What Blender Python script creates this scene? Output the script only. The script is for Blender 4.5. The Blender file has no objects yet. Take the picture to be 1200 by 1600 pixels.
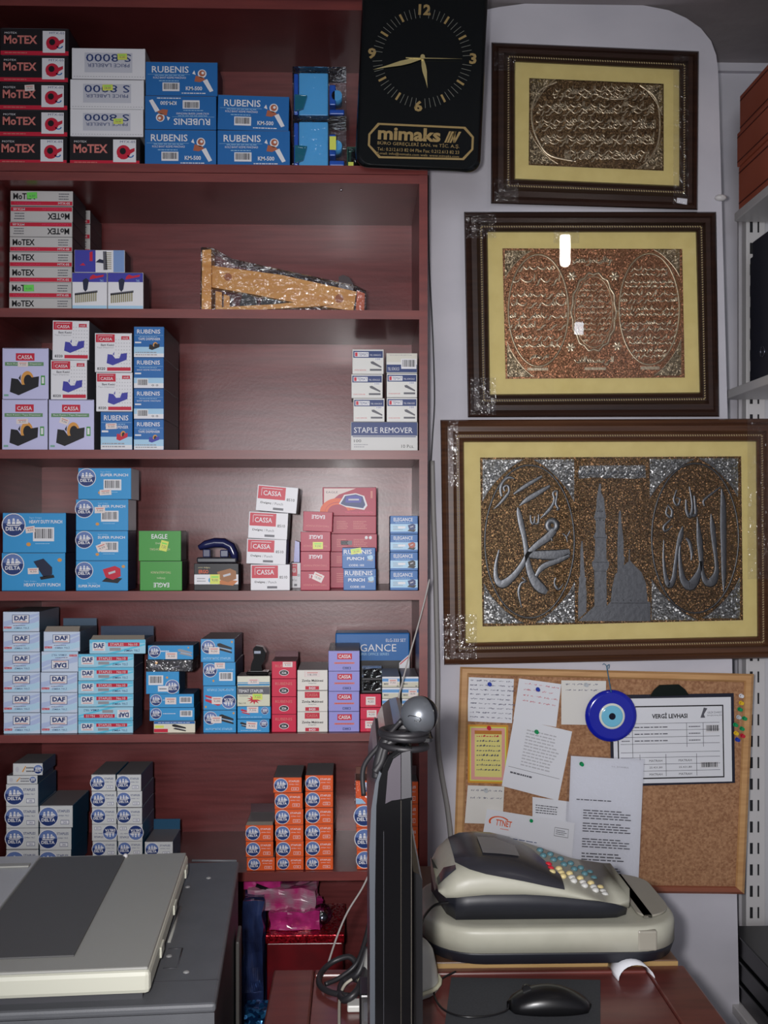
import bpy, bmesh, math, random
from mathutils import Vector, Matrix
from mathutils.geometry import tessellate_polygon
random.seed(7)
SC = bpy.context.scene
COL = SC.collection
PI = math.pi

# ---------------------------------------------------------------- camera
F = 1555.0                      # focal length in pixels of a 1200x1600 frame
CAM = Vector((0.0, -2.07, 1.45))
YAW = math.radians(1.5)
HOR = 830.0                     # horizon row
FWD = Vector((math.sin(YAW), math.cos(YAW), 0))
RGT = Vector((math.cos(YAW), -math.sin(YAW), 0))
UPV = Vector((0, 0, 1))
cd = bpy.data.cameras.new('camera')
cam = bpy.data.objects.new('camera', cd)
COL.objects.link(cam)
cam.location = CAM
cam.rotation_euler = (PI/2, 0, -YAW)
cd.sensor_fit = 'VERTICAL'; cd.sensor_height = 36.0; cd.lens = 36.0*F/1600.0
cd.shift_y = (HOR-800.0)/1600.0
cd.clip_start = 0.05
SC.camera = cam

# ---------------------------------------------------------------- world, lights, exposure
w = bpy.data.worlds.new('world'); SC.world = w; w.use_nodes = True
w.node_tree.nodes['Background'].inputs[0].default_value = (0.66, 0.66, 0.69, 1)
w.node_tree.nodes['Background'].inputs[1].default_value = 0.45
def area(name, loc, target, size, power, color):
    l = bpy.data.lights.new(name, 'AREA'); l.shape = 'DISK'; l.size = size; l.energy = power; l.color = color
    o = bpy.data.objects.new(name, l); COL.objects.link(o); o.location = loc
    o.rotation_euler = (Vector(target)-Vector(loc)).to_track_quat('-Z', 'Y').to_euler()
    return o
# camera flash, just left of the lens
FL = bpy.data.lights.new('camera_flash', 'SPOT'); FL.energy = 86; FL.color = (1.0, 0.97, 0.97)
FL.shadow_soft_size = 0.022; FL.spot_size = math.radians(86); FL.spot_blend = 1.0
flo = bpy.data.objects.new('camera_flash', FL); COL.objects.link(flo); flo.location = (-0.055, -2.06, 1.47)
flo.rotation_euler = (Vector((0.20, 0.2, 1.26))-Vector(flo.location)).to_track_quat('-Z', 'Y').to_euler()
# added fill disc behind the camera, standing in for ambient room light
area('ambient_fill', (-0.55, -4.4, 1.75), (0.2, 0, 1.3), 1.3, 34, (0.92, 0.95, 1.0))
SC.view_settings.view_transform = 'Standard'
SC.view_settings.look = 'None'
SC.view_settings.exposure = 0.1
SC.view_settings.gamma = 1.0
SC.view_settings.use_curve_mapping = False

# ---------------------------------------------------------------- pixel -> world helpers
def ray(px, py):
    return FWD + RGT*((px-600.0)/F) + UPV*((HOR-py)/F)
def at(px, py, Y):
    d = ray(px, py); t = (Y-CAM.y)/d.y
    return CAM + d*t
def onz(px, py, z):
    d = ray(px, py); t = (z-CAM.z)/d.z
    return CAM + d*t
def atd(px, py, dist):
    return CAM + ray(px, py)*dist

# ---------------------------------------------------------------- materials
def lin(c):
    def f(v):
        v /= 255.0
        return v/12.92 if v <= 0.04045 else ((v+0.055)/1.055)**2.4
    return (f(c[0]), f(c[1]), f(c[2]), 1)
MC = {}
def mat(name, c, rough=0.5, metal=0.0, spec=0.5, coat=0.0, noise=None, bump=None, emit=None, vary=0.12):
    """c = sRGB 0-255; noise=(scale xyz, colour2) mottles the colour; bump=(scale, strength)"""
    if name in MC: return MC[name]
    m = bpy.data.materials.new(name); m.use_nodes = True; MC[name] = m
    nt = m.node_tree; b = nt.nodes['Principled BSDF']
    b.inputs['Base Color'].default_value = lin(c)
    b.inputs['Roughness'].default_value = rough
    b.inputs['Metallic'].default_value = metal
    b.inputs['Specular IOR Level'].default_value = spec
    if coat: b.inputs['Coat Weight'].default_value = coat; b.inputs['Coat Roughness'].default_value = 0.12
    tc = None
    def coords(scale):
        t = nt.nodes.new('ShaderNodeTexCoord'); mp = nt.nodes.new('ShaderNodeMapping')
        mp.inputs['Scale'].default_value = scale
        nt.links.new(t.outputs['Object'], mp.inputs['Vector']); return mp
    if noise:
        mp = coords(noise[0]); n = nt.nodes.new('ShaderNodeTexNoise'); n.inputs['Scale'].default_value = 1.0
        n.inputs['Detail'].default_value = 5
        r = nt.nodes.new('ShaderNodeValToRGB')
        r.color_ramp.elements[0].color = lin(c); r.color_ramp.elements[1].color = lin(noise[1])
        r.color_ramp.elements[0].position = 0.35; r.color_ramp.elements[1].position = 0.68
        nt.links.new(mp.outputs[0], n.inputs['Vector']); nt.links.new(n.outputs['Fac'], r.inputs[0])
        nt.links.new(r.outputs[0], b.inputs['Base Color'])
    if bump:
        mp = coords((bump[0],)*3 if not isinstance(bump[0], tuple) else bump[0])
        n = nt.nodes.new('ShaderNodeTexNoise'); n.inputs['Scale'].default_value = 1.0; n.inputs['Detail'].default_value = 3
        bp = nt.nodes.new('ShaderNodeBump'); bp.inputs['Strength'].default_value = bump[1]; bp.inputs['Distance'].default_value = 0.01
        nt.links.new(mp.outputs[0], n.inputs['Vector']); nt.links.new(n.outputs['Fac'], bp.inputs['Height'])
        nt.links.new(bp.outputs[0], b.inputs['Normal'])
    if emit:
        b.inputs['Emission Color'].default_value = lin(c); b.inputs['Emission Strength'].default_value = emit
    return m
def ink(c, rough=0.32):
    """printed card colour"""
    return mat('print_%d_%d_%d' % tuple(c), tuple(v*.95+6 for v in c), 0.38, 0, 0.3)
def film(name, tint=(255, 255, 255), refl=0.10, rough=0.04, crinkle=0.0, dens=0.0):
    if name in MC: return MC[name]
    m = bpy.data.materials.new(name); m.use_nodes = True; MC[name] = m
    nt = m.node_tree; nt.nodes.clear()
    out = nt.nodes.new('ShaderNodeOutputMaterial'); mx = nt.nodes.new('ShaderNodeMixShader')
    tr = nt.nodes.new('ShaderNodeBsdfTransparent'); gl = nt.nodes.new('ShaderNodeBsdfGlossy')
    tr.inputs[0].default_value = lin(tint); gl.inputs['Roughness'].default_value = rough
    fr = nt.nodes.new('ShaderNodeFresnel'); fr.inputs[0].default_value = 1.45
    ma = nt.nodes.new('ShaderNodeMath'); ma.operation = 'ADD'; ma.inputs[1].default_value = refl-0.035; ma.use_clamp = True
    nt.links.new(fr.outputs[0], ma.inputs[0]); nt.links.new(ma.outputs[0], mx.inputs[0])
    nt.links.new(tr.outputs[0], mx.inputs[1]); nt.links.new(gl.outputs[0], mx.inputs[2]); nt.links.new(mx.outputs[0], out.inputs[0])
    if crinkle:
        t = nt.nodes.new('ShaderNodeTexCoord'); n = nt.nodes.new('ShaderNodeTexNoise'); n.inputs['Scale'].default_value = 55
        n.inputs['Distortion'].default_value = 1.5
        bp = nt.nodes.new('ShaderNodeBump'); bp.inputs['Strength'].default_value = crinkle; bp.inputs['Distance'].default_value = 0.01
        nt.links.new(t.outputs['Object'], n.inputs['Vector']); nt.links.new(n.outputs['Fac'], bp.inputs['Height'])
        nt.links.new(bp.outputs[0], gl.inputs['Normal']); nt.links.new(bp.outputs[0], fr.inputs['Normal'])
    return m
def glitter(name, c1, c2, scale, strength, metal=1.0, rough=0.28):
    if name in MC: return MC[name]
    m = bpy.data.materials.new(name); m.use_nodes = True; MC[name] = m
    nt = m.node_tree; b = nt.nodes['Principled BSDF']; b.inputs['Metallic'].default_value = metal; b.inputs['Roughness'].default_value = rough
    t = nt.nodes.new('ShaderNodeTexCoord'); v = nt.nodes.new('ShaderNodeTexVoronoi'); v.inputs['Scale'].default_value = scale
    nt.links.new(t.outputs['Object'], v.inputs['Vector'])
    s = nt.nodes.new('ShaderNodeSeparateColor'); nt.links.new(v.outputs['Color'], s.inputs[0])
    r = nt.nodes.new('ShaderNodeValToRGB'); r.color_ramp.elements[0].color = lin(c1); r.color_ramp.elements[1].color = lin(c2)
    r.color_ramp.elements[0].position = 0.3; r.color_ramp.elements[1].position = 0.9
    nt.links.new(s.outputs[0], r.inputs[0]); nt.links.new(r.outputs[0], b.inputs['Base Color'])
    # every hammered facet leans its own way
    sub = nt.nodes.new('ShaderNodeVectorMath'); sub.operation = 'SUBTRACT'; sub.inputs[1].default_value = (.5, .5, .5)
    nt.links.new(v.outputs['Color'], sub.inputs[0])
    sc = nt.nodes.new('ShaderNodeVectorMath'); sc.operation = 'SCALE'; sc.inputs['Scale'].default_value = strength
    nt.links.new(sub.outputs[0], sc.inputs[0])
    ge = nt.nodes.new('ShaderNodeNewGeometry'); ad = nt.nodes.new('ShaderNodeVectorMath'); ad.operation = 'ADD'
    nt.links.new(ge.outputs['Normal'], ad.inputs[0]); nt.links.new(sc.outputs[0], ad.inputs[1])
    nm = nt.nodes.new('ShaderNodeVectorMath'); nm.operation = 'NORMALIZE'
    nt.links.new(ad.outputs[0], nm.inputs[0]); nt.links.new(nm.outputs[0], b.inputs['Normal'])
    return m

WOOD = mat('mahogany_laminate', (114, 53, 53), 0.33, 0, 0.5, 0.14, noise=((6, 6, 90), (94, 41, 41)), bump=(160, 0.02))
WOODE = mat('mahogany_edge_band', (120, 54, 50), 0.38, 0, 0.5, 0.0, noise=((8, 8, 60), (104, 45, 44)))
DESKW = mat('desk_mahogany', (104, 50, 44), 0.33, 0, 0.5, 0.15, noise=((8, 60, 8), (84, 38, 34)))
PLASTER = mat('white_plaster', (206, 204, 212), 0.85, 0, 0.3, noise=((3, 3, 5), (190, 189, 198)), bump=(14, 0.10))
CEIL = mat('ceiling_paint', (172, 166, 168), 0.9, 0, 0.3, noise=((4, 4, 4), (158, 152, 155)), bump=(18, 0.15))
WHITEP = mat('white_painted_metal', (206, 204, 204), 0.4)
BLACKP = mat('black_plastic', (20, 20, 22), 0.3)
GLOSSB = mat('gloss_black_plastic', (8, 8, 10), 0.12, 0, 0.5)
DARK = mat('dark_slot', (25, 25, 30), 0.8)
GOLD = mat('gold_print', (160, 136, 88), 0.4, 0.3)
SILVER = mat('embossed_silver', (104, 106, 110), 0.42, 1.0, bump=(90, 0.06))
SILVERB = glitter('hammered_silver_scroll', (110, 110, 110), (176, 176, 172), 320, .6, 1.0, 0.36)
COPPER = glitter('hammered_copper', (84, 62, 42), (182, 150, 104), 460, .8, 1.0, 0.38)
COPPERR = glitter('hammered_red_copper', (116, 78, 58), (188, 144, 108), 460, .52, 1.0, 0.42)
BRONZE = glitter('hammered_dark_bronze', (88, 68, 48), (140, 116, 84), 420, .42, 1.0, 0.42)
BRASSB = glitter('hammered_brass_scroll', (110, 98, 80), (176, 160, 130), 320, .5, 1.0, 0.38)
BRASSW = mat('brass_relief', (196, 180, 154), 0.34, 0.8, bump=(160, 0.12))
MATB = mat('cream_mount_board', (210, 194, 130), 0.7, noise=((30, 30, 30), (203, 186, 122)))
FRAMEW = mat('dark_walnut_frame', (56, 36, 28), 0.32, 0, 0.5, noise=((3, 3, 120), (40, 26, 22)))
FRAMEW3 = mat('walnut_frame', (92, 60, 40), 0.32, 0, 0.5, noise=((3, 3, 120), (68, 42, 30)))
BEADM = mat('antique_bead_gilding', (204, 186, 140), 0.35, 0.15)
GLASS = film('picture_glass', (255, 255, 255), 0.05, 0.01)
WRAP = film('shrink_wrap_film', (250, 250, 252), 0.07, 0.10, 0.5)
SLEEVE = film('document_sleeve_film', (250, 250, 252), 0.10, 0.12, 0.12)
CLEAR = film('clear_plastic_case', (238, 242, 246), 0.06, 0.05, 0.25)

# ---------------------------------------------------------------- mesh builder
TXT = {}
def glyphs(s, bold):
    k = (s, bold)
    if k not in TXT:
        cu = bpy.data.curves.new('t', 'FONT'); cu.body = s; cu.resolution_u = 2; cu.size = 1.0; cu.offset = bold
        cu.fill_mode = 'FRONT'
        o = bpy.data.objects.new('t', cu); me = o.to_mesh()
        vs = [(v.co.x, v.co.y) for v in me.vertices]; fs = [tuple(p.vertices) for p in me.polygons]
        # keep the winding counter-clockwise
        out = []
        for f in fs:
            a = 0
            for i in range(len(f)):
                x0, y0 = vs[f[i]]; x1, y1 = vs[f[(i+1) % len(f)]]; a += x0*y1-x1*y0
            out.append(f if a > 0 else f[::-1])
        o.to_mesh_clear(); bpy.data.objects.remove(o); bpy.data.curves.remove(cu)
        xs = [v[0] for v in vs] or [0, 1]; ys = [v[1] for v in vs] or [0, 1]
        bb = (min(xs), min(ys), max(xs), max(ys))
        TXT[k] = (vs, out, bb)
    return TXT[k]

class MB:
    def __init__(s): s.v = []; s.f = []; s.m = []; s.mats = []; s.sm = []
    def mi(s, m):
        if m not in s.mats: s.mats.append(m)
        return s.mats.index(m)
    def face(s, idx, m, smooth=False): s.f.append(tuple(idx)); s.m.append(s.mi(m)); s.sm.append(smooth)
    def add(s, vs):
        n = len(s.v); s.v += [tuple(v) for v in vs]; return n
    def box(s, a, b, m, mats=None, bev=0.0):
        x0, y0, z0 = a; x1, y1, z1 = b
        if bev <= 0:
            n = s.add([(x0,y0,z0),(x1,y0,z0),(x1,y1,z0),(x0,y1,z0),(x0,y0,z1),(x1,y0,z1),(x1,y1,z1),(x0,y1,z1)])
            fs = [(0,1,5,4),(1,2,6,5),(2,3,7,6),(3,0,4,7),(4,5,6,7),(3,2,1,0)]
            for i, f in enumerate(fs): s.face([n+k for k in f], (mats or {}).get(i, m))
            return s
        bm = bmesh.new(); bmesh.ops.create_cube(bm, size=1)
        for v in bm.verts: v.co = Vector(((x0+x1)/2+v.co.x*(x1-x0), (y0+y1)/2+v.co.y*(y1-y0), (z0+z1)/2+v.co.z*(z1-z0)))
        bmesh.ops.bevel(bm, geom=bm.edges[:], offset=bev, segments=2, affect='EDGES', profile=0.5)
        s.bm(bm, m); return s
    def bm(s, bm, m, smooth=False, xf=None):
        bm.verts.ensure_lookup_table(); n = s.add([(xf @ v.co if xf else v.co) for v in bm.verts])
        bm.verts.index_update()
        for f in bm.faces: s.face([n+v.index for v in f.verts], m, smooth)
        bm.free()
    def quad(s, pts, m): n = s.add(pts); s.face(range(n, n+len(pts)), m)
    def prism(s, pts, off, m, mside=None):
        """pts: planar 3-D outline (any shape) on the far side; extruded by vector off towards the viewer; fronts at pts+off"""
        off = Vector(off); pts = [Vector(p) for p in pts]; n = s.add(pts); k = len(pts); n2 = s.add([p+off for p in pts])
        tri = tessellate_polygon([pts])
        for t in tri:
            a, b, c = t
            nrm = (pts[b]-pts[a]).cross(pts[c]-pts[a])
            if nrm.dot(off) < 0: a, c = c, a
            s.face((n2+a, n2+b, n2+c), m); s.face((n+c, n+b, n+a), mside or m)
        # side winding from signed area
        N = Vector((0, 0, 0))
        for i in range(k): N += pts[i].cross(pts[(i+1) % k])
        fl = N.dot(off) > 0
        for i in range(k):
            j = (i+1) % k
            q = (n+i, n+j, n2+j, n2+i)
            s.face(q if fl else q[::-1], mside or m)
        return s
    def tube(s, pts, r, m, seg=8, closed=False, smooth=True):
        pts = [Vector(p) for p in pts]; rings = []; prev = None; K = len(pts)
        rr = r if isinstance(r, (list, tuple)) else [r]*K
        for i, p in enumerate(pts):
            a = pts[(i-1) % K] if (i > 0 or closed) else p; b = pts[(i+1) % K] if (i < K-1 or closed) else p
            t = (b-a).normalized() if (b-a).length > 1e-9 else Vector((0, 0, 1))
            if prev is None:
                u = t.orthogonal().normalized()
            else:
                u = (prev - t*prev.dot(t)); u = u.normalized() if u.length > 1e-6 else t.orthogonal().normalized()
            prev = u; w_ = t.cross(u)
            rings.append(s.add([p+(u*math.cos(q*2*PI/seg)+w_*math.sin(q*2*PI/seg))*rr[i] for q in range(seg)]))
        L = K if closed else K-1
        for i in range(L):
            a = rings[i]; b = rings[(i+1) % K]
            for q in range(seg):
                q2 = (q+1) % seg; s.face((a+q, a+q2, b+q2, b+q), m, smooth)
        if not closed:
            s.face([rings[0]+q for q in range(seg)][::-1], m); s.face([rings[-1]+q for q in range(seg)], m)
        return s
    def loft(s, rings, m, smooth=True, cap=True, closed=True):
        ids = [s.add(r) for r in rings]; k = len(rings[0])
        for i in range(len(rings)-1):
            for q in range(k if closed else k-1):
                q2 = (q+1) % k; s.face((ids[i]+q, ids[i]+q2, ids[i+1]+q2, ids[i+1]+q), m, smooth)
        if cap and closed:
            s.face([ids[0]+q for q in range(k)][::-1], m); s.face([ids[-1]+q for q in range(k)], m)
        return s
    def ball(s, c, r, m, seg=16, scale=(1, 1, 1)):
        bm = bmesh.new(); bmesh.ops.create_uvsphere(bm, u_segments=seg, v_segments=max(6, seg*2//3), radius=1)
        c = Vector(c)
        for v in bm.verts: v.co = c+Vector((v.co.x*r*scale[0], v.co.y*r*scale[1], v.co.z*r*scale[2]))
        s.bm(bm, m, True); return s
    def cyl(s, a, b, r, m, seg=20, r2=None): return s.tube([a, b], [r, r if r2 is None else r2], m, seg, smooth=True)
    # ---- flat print through a surface map P(u, v, layer)
    def R(s, P, x0, y0, x1, y1, c, k=0): s.quad([P(x0, y0, k), P(x1, y0, k), P(x1, y1, k), P(x0, y1, k)], c)
    def T(s, P, txt, x0, y0, x1, y1, c, k=1, bold=0.0):
        vs, fs, bb = glyphs(txt, bold)
        dx = (bb[2]-bb[0]) or 1; dy = (bb[3]-bb[1]) or 1
        n = s.add([P(x0+(v[0]-bb[0])/dx*(x1-x0), y0+(v[1]-bb[1])/dy*(y1-y0), k) for v in vs])
        for f in fs: s.face([n+i for i in f], c)
    def G(s, P, pts, c, k=1):
        q = [Vector((a, b, 0)) for a, b in pts]; n = s.add([P(a, b, k) for a, b in pts])
        for t in tessellate_polygon([q]):
            a, b, cc = t
            if (q[b]-q[a]).cross(q[cc]-q[a]).z < 0: a, cc = cc, a
            s.face((n+a, n+b, n+cc), c)
    def C(s, P, cx, cy, rx, ry, c, k=1, a0=0, a1=2*PI, seg=22, ri=0):
        if ri:
            n = s.add([P(cx+math.cos(a0+(a1-a0)*i/seg)*rx*f, cy+math.sin(a0+(a1-a0)*i/seg)*ry*f, k) for i in range(seg+1) for f in (ri, 1)])
            for i in range(seg): s.face((n+2*i, n+2*i+1, n+2*i+3, n+2*i+2), c)
        else:
            n = s.add([P(cx+math.cos(a0+(a1-a0)*i/seg)*rx, cy+math.sin(a0+(a1-a0)*i/seg)*ry, k) for i in range(seg)])
            s.face(range(n, n+seg), c)
    def build(s, name, parent=None, world=True):
        me = bpy.data.meshes.new(name)
        vs = s.v
        if parent is not None and world:
            L = parent.location.copy(); q = parent.parent
            while q is not None: L += q.location; q = q.parent
            vs = [(v[0]-L.x, v[1]-L.y, v[2]-L.z) for v in vs]
        me.from_pydata(vs, [], s.f)
        for m in s.mats: me.materials.append(m)
        me.polygons.foreach_set('material_index', s.m); me.polygons.foreach_set('use_smooth', s.sm)
        me.update()
        o = bpy.data.objects.new(name, me); COL.objects.link(o)
        if parent is not None: o.parent = parent
        return o
def origin_to(o, loc):
    """move a top-level mesh's origin to loc without moving its shape"""
    L = Vector(loc); o.data.transform(Matrix.Translation(-L)); o.location = L; return o
def tag(o, label, cat, group=None, kind=None):
    o['label'] = label; o['category'] = cat
    if group: o['group'] = group
    if kind: o['kind'] = kind
    n = len(label.split())
    if n < 4 or n > 16: print('LABEL LENGTH', n, label)
    return o
def thing(name, loc, label, cat, group=None, rz=0):
    o = bpy.data.objects.new(name, None); COL.objects.link(o); o.location = loc; o.rotation_euler = (0, 0, rz)
    o.empty_display_size = 0.05
    return tag(o, label, cat, group)
def struct(o): o['kind'] = 'structure'; return o
def smooth_path(pts, n=6):
    P = [Vector(p) for p in pts]; out = []
    for i in range(len(P)-1):
        a = P[max(i-1, 0)]; b = P[i]; c = P[i+1]; d = P[min(i+2, len(P)-1)]
        for k in range(n):
            t = k/n
            out.append(0.5*((2*b)+(c-a)*t+(2*a-5*b+4*c-d)*t*t+(3*b-a-3*c+d)*t*t*t))
    out.append(P[-1]); return out

# ---------------------------------------------------------------- room
ZC = 2.712
YW = 0.30
XL = -1.7; XR = 1.55; YB = -5.2
mb = MB(); mb.box((XL-.1, YB-.1, -0.05), (XR+.1, 0.75, 0), mat('grey_floor_tile', (120, 112, 104), 0.4, noise=((5, 5, 5), (104, 98, 92))))
struct(mb.build('floor'))
mb = MB(); mb.box((XL-.1, YB-.1, ZC), (XR+.1, 0.75, ZC+.06), CEIL); struct(mb.build('ceiling'))
# the pier wall that carries the pictures, with its rounded top corner
pts = [Vector((XL, YW, 0)), at(1161, 1917, YW), at(1155, 1560, YW), at(1146, 1150, YW), at(1138, 690, YW), at(1130, 400, YW), at(1123, 140, YW),
       at(1122, 110, YW), at(1119, 86, YW), at(1111, 64, YW), at(1095, 44, YW), at(1072, 28, YW), at(1045, 16, YW), at(1005, 8, YW), at(960, 2, YW), at(915, 0, YW),
       at(860, 1, YW), at(820, 5, YW), at(780, 11, YW), at(745, 18, YW), at(600, 10, YW), Vector((XL, YW, ZC))]
pts[1].z = 0
for p in pts: p.z = min(p.z, ZC-0.0005)
mb = MB(); mb.prism([p+Vector((0, 0.28, 0)) for p in pts], (0, -0.28, 0), PLASTER); struct(mb.build('wall_back'))
mb = MB(); mb.box((0.3, 0.60, 0), (XR, 0.68, ZC), PLASTER); struct(mb.build('wall_recess'))
mb = MB(); mb.box((XL-.1, YB, 0), (XL, 0.3, ZC), PLASTER); struct(mb.build('wall_left'))
mb = MB(); mb.box((XR, YB, 0), (XR+.1, 0.68, ZC), PLASTER); struct(mb.build('wall_right'))
# cornice strip under the ceiling in the recess
a = at(1123, 96, 0.598); mb = MB(); mb.box((a.x-.1, 0.585, ZC-0.022), (XR, 0.60, ZC), PLASTER); struct(mb.build('trim_1'))
# compact bulb on the ceiling behind the photographer: mirrored in the middle picture's glass
g = at(885, 385, 0.27)
def mirror_pt(px, py, ylamp, Yg=0.272):
    g = at(px, py, Yg); d = (g-CAM).normalized(); d.y = -d.y
    return g + d*((ylamp-g.y)/d.y)
lp = mirror_pt(885, 385, -1.0)
t = thing('ceiling_lamp', (lp.x, lp.y, ZC), 'compact white bulb hanging from the ceiling, mirrored in the middle picture glass', 'lamp')
mb = MB(); mb.tube([(lp.x, lp.y, lp.z+.045), (lp.x, lp.y, lp.z-.05)], 0.020, mat('lit_bulb', (255, 250, 240), 0.4, emit=30), 16); mb.ball((lp.x, lp.y, lp.z-.05), 0.020, MC['lit_bulb']); mb.build('bulb', t)
mb = MB(); mb.cyl((lp.x, lp.y, lp.z+.045), (lp.x, lp.y, lp.z+.09), 0.026, WHITEP); mb.cyl((lp.x, lp.y, lp.z+.088), (lp.x, lp.y, ZC), 0.006, WHITEP, 8); mb.build('socket', t)
lp2 = mirror_pt(906, 512, -3.0)
t = thing('ceiling_light', (lp2.x, lp2.y, ZC), 'small lit box light on the ceiling far behind the photographer', 'lamp')
mb = MB(); mb.box((lp2.x-.022, lp2.y-.02, lp2.z-.032), (lp2.x+.022, lp2.y+.02, lp2.z+.032), mat('lit_panel', (240, 246, 255), 0.4, emit=14)); mb.build('diffuser', t)
mb = MB(); mb.box((lp2.x-.012, lp2.y-.012, lp2.z+.032), (lp2.x+.012, lp2.y+.012, ZC), WHITEP); mb.build('stem', t)

# ---------------------------------------------------------------- bookcases
XI0 = at(-3.5, 700, 0).x; XI1 = at(655, 700, 0).x; XO1 = at(668, 700, 0).x; XO0 = XI0-(XO1-XI1)
def zf(py): return at(330, py, 0).z
DEP = 0.29
SHELF = {}   # shelf number from the top -> z of its upper face
lower = thing('bookcase', ((XI0+XI1)/2, DEP/2, 0), 'tall reddish mahogany bookcase full of stationery cartons, lower unit', 'bookcase', None)
upper = thing('bookcase', ((XI0+XI1)/2, DEP/2, zf(270)), 'mahogany bookcase unit standing on top of the tall one, behind the clock', 'bookcase', None)
zt = zf(270)
XU0 = at(-9, 700, 0).x
for x0, x1 in ((XO0, XI0), (XI1, XO1)):
    MB().box((x0, 0, 0), (x1, DEP, zt-.0005), WOODE, {1: WOOD, 3: WOOD}).build('side_panel', lower)
    if x0 == XO0: x0, x1 = XU0-(XO1-XI1), XU0
    MB().box((x0, 0, zt+.0005), (x1, DEP, ZC-.002), WOODE, {1: WOOD, 3: WOOD}).build('side_panel', upper)
def shelfboard(py0, py1, parent, name='shelf'):
    MB().box((XI0 if parent is lower else XU0, 0.001, zf(py1)), (XI1, DEP-.004, zf(py0)), WOOD, {0: WOODE}).build(name, parent)
    return zf(py0)
SHELF[1] = shelfboard(256.5, 269.5, upper, 'bottom_board')
shelfboard(-1, 12.5, upper, 'shelf')
shelfboard(270.5, 284, lower, 'top_board')
for i, (a, b) in enumerate(((483, 497), (703, 717), (923.5, 938), (1147, 1159.5), (1364, 1378), (1640, 1654))): SHELF[i+2] = shelfboard(a, b, lower)
shelfboard(1830, 1845, lower, 'bottom_board')
MB().box((XI0, 0.02, 0), (XI1, 0.04, zf(1845.5)), WOOD).build('plinth', lower)
MB().box((XO0, DEP-.004, 0), (XO1, DEP+.003, zt-.0005), WOOD).build('back_panel', lower)
MB().box((XU0-(XO1-XI1), DEP-.004, zt+.0005), (XO1, DEP+.003, ZC-.002), WOOD).build('back_panel', upper)
# little screw heads under the boards
for px, py in ((533, 288),):
    p = at(px, py, 0.03); MB().ball((p.x, 0.04, zf(284)-.001), 0.003, mat('screw_steel', (200, 200, 205), 0.25, 1.0), 8).build('shelf_screw', lower)

# ---------------------------------------------------------------- printed carton designs
K_ = ink((24, 22, 26)); WH = ink((226, 226, 230)); RED = ink((196, 30, 56)); NAVY = ink((30, 52, 110)); BLUE = ink((32, 102, 172)); SKY = ink((50, 148, 208))
PALE = ink((166, 206, 232)); GREY = ink((150, 150, 156)); LILAC = ink((196, 196, 232)); PURP = ink((148, 146, 214)); ORG = ink((228, 92, 40)); GREEN = ink((66, 150, 62))
CRIM = ink((172, 26, 62)); YEL = ink((214, 222, 96)); TAN = ink((214, 150, 70)); BROWN = ink((60, 44, 36)); GREYD = ink((90, 90, 98)); ROSE = ink((206, 120, 112))
CREAM = ink((224, 220, 200)); VIO = ink((60, 60, 160)); PINK = ink((222, 60, 110)); LIME = ink((110, 220, 90)); SIDED = ink((40, 40, 48)); DTEAL = ink((26, 70, 100))
KRAFTD = ink((116, 112, 114)); KRAFT = ink((150, 140, 128)); DNAVY = ink((28, 34, 60)); LGREY = ink((190, 190, 196)); PRPL = ink((140, 130, 200))
def barcode(mb, P, x0, y0, x1, y1, k=1, c=K_):
    mb.R(P, x0, y0, x1, y1, WH, k)
    r = random.Random(int(x0*100+y0*37)); x = x0+(x1-x0)*.08; e = x1-(x1-x0)*.08
    while x < e:
        wd = (x1-x0)*r.choice((.02, .03, .05)); mb.R(P, x, y0+(y1-y0)*.2, min(x+wd, e), y1-(y1-y0)*.1, c, k+1); x += wd+(x1-x0)*r.choice((.02, .035))
def fine(mb, P, x0, y0, x1, y1, n, c, k=1, seed=0):
    """rows of small print too small to read"""
    r = random.Random(seed+int(x0*97)); h = (y1-y0)/n
    for i in range(n):
        x = x0; yb = y1-(i+1)*h
        end = x1-(x1-x0)*r.random()*.25
        while x < end:
            l = (x1-x0)*(.05+.1*r.random()); mb.R(P, x, yb+h*.25, min(x+l, x1), yb+h*.65, c, k); x += l+(x1-x0)*.025
def ship(mb, P, cx, cy, r, asp, k=1):
    """round blue sailing-ship emblem; asp = h/w of the face"""
    rx = r*asp
    mb.C(P, cx, cy, rx*1.08, r*1.08, WH, k); mb.C(P, cx, cy, rx, r, NAVY, k+1)
    mb.C(P, cx, cy, rx*.97, r*.97, ink((96, 120, 176)), k+2, 0.05, PI-.05)
    q = lambda a, b: (cx+a*rx, cy+b*r)
    for sx in (-.42, .0, .38):
        mb.G(P, [q(sx-.16, .08), q(sx+.16, .08), q(sx+.12, .34), q(sx-.12, .34)], WH, k+3)
        mb.G(P, [q(sx-.12, .38), q(sx+.12, .38), q(sx+.07, .62 if sx == 0 else .54), q(sx-.07, .62 if sx == 0 else .54)], WH, k+3)
    mb.G(P, [q(-.68, .1), q(-.55, -.08), q(.5, -.08), q(.74, .12), q(.5, .02), q(-.5, .02)], WH, k+3)
    mb.G(P, [q(.5, .12), q(.8, .14), q(.52, .4)], WH, k+3)
    mb.T(P, 'DELTA', cx-.72*rx, cy-.52*r, cx+.72*rx, cy-.16*r, WH, k+3, .03)
def punch_icon(mb, P, x, y, s, a, c, c2, k=2):
    q = lambda u, v: (x+u*s*a, y+v*s)
    mb.G(P, [q(-.5, -.4), q(.35, -.5), q(.6, -.22), q(-.2, -.12)], c2, k)
    mb.G(P, [q(-.45, .3), q(.2, .5), q(.5, .35), q(.52, -.1), q(.1, -.3), q(-.3, -.15)], c, k+1)
    mb.G(P, [q(-.15, .12), q(.22, .24), q(.24, .12), q(-.12, .0)], LGREY, k+2)
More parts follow.
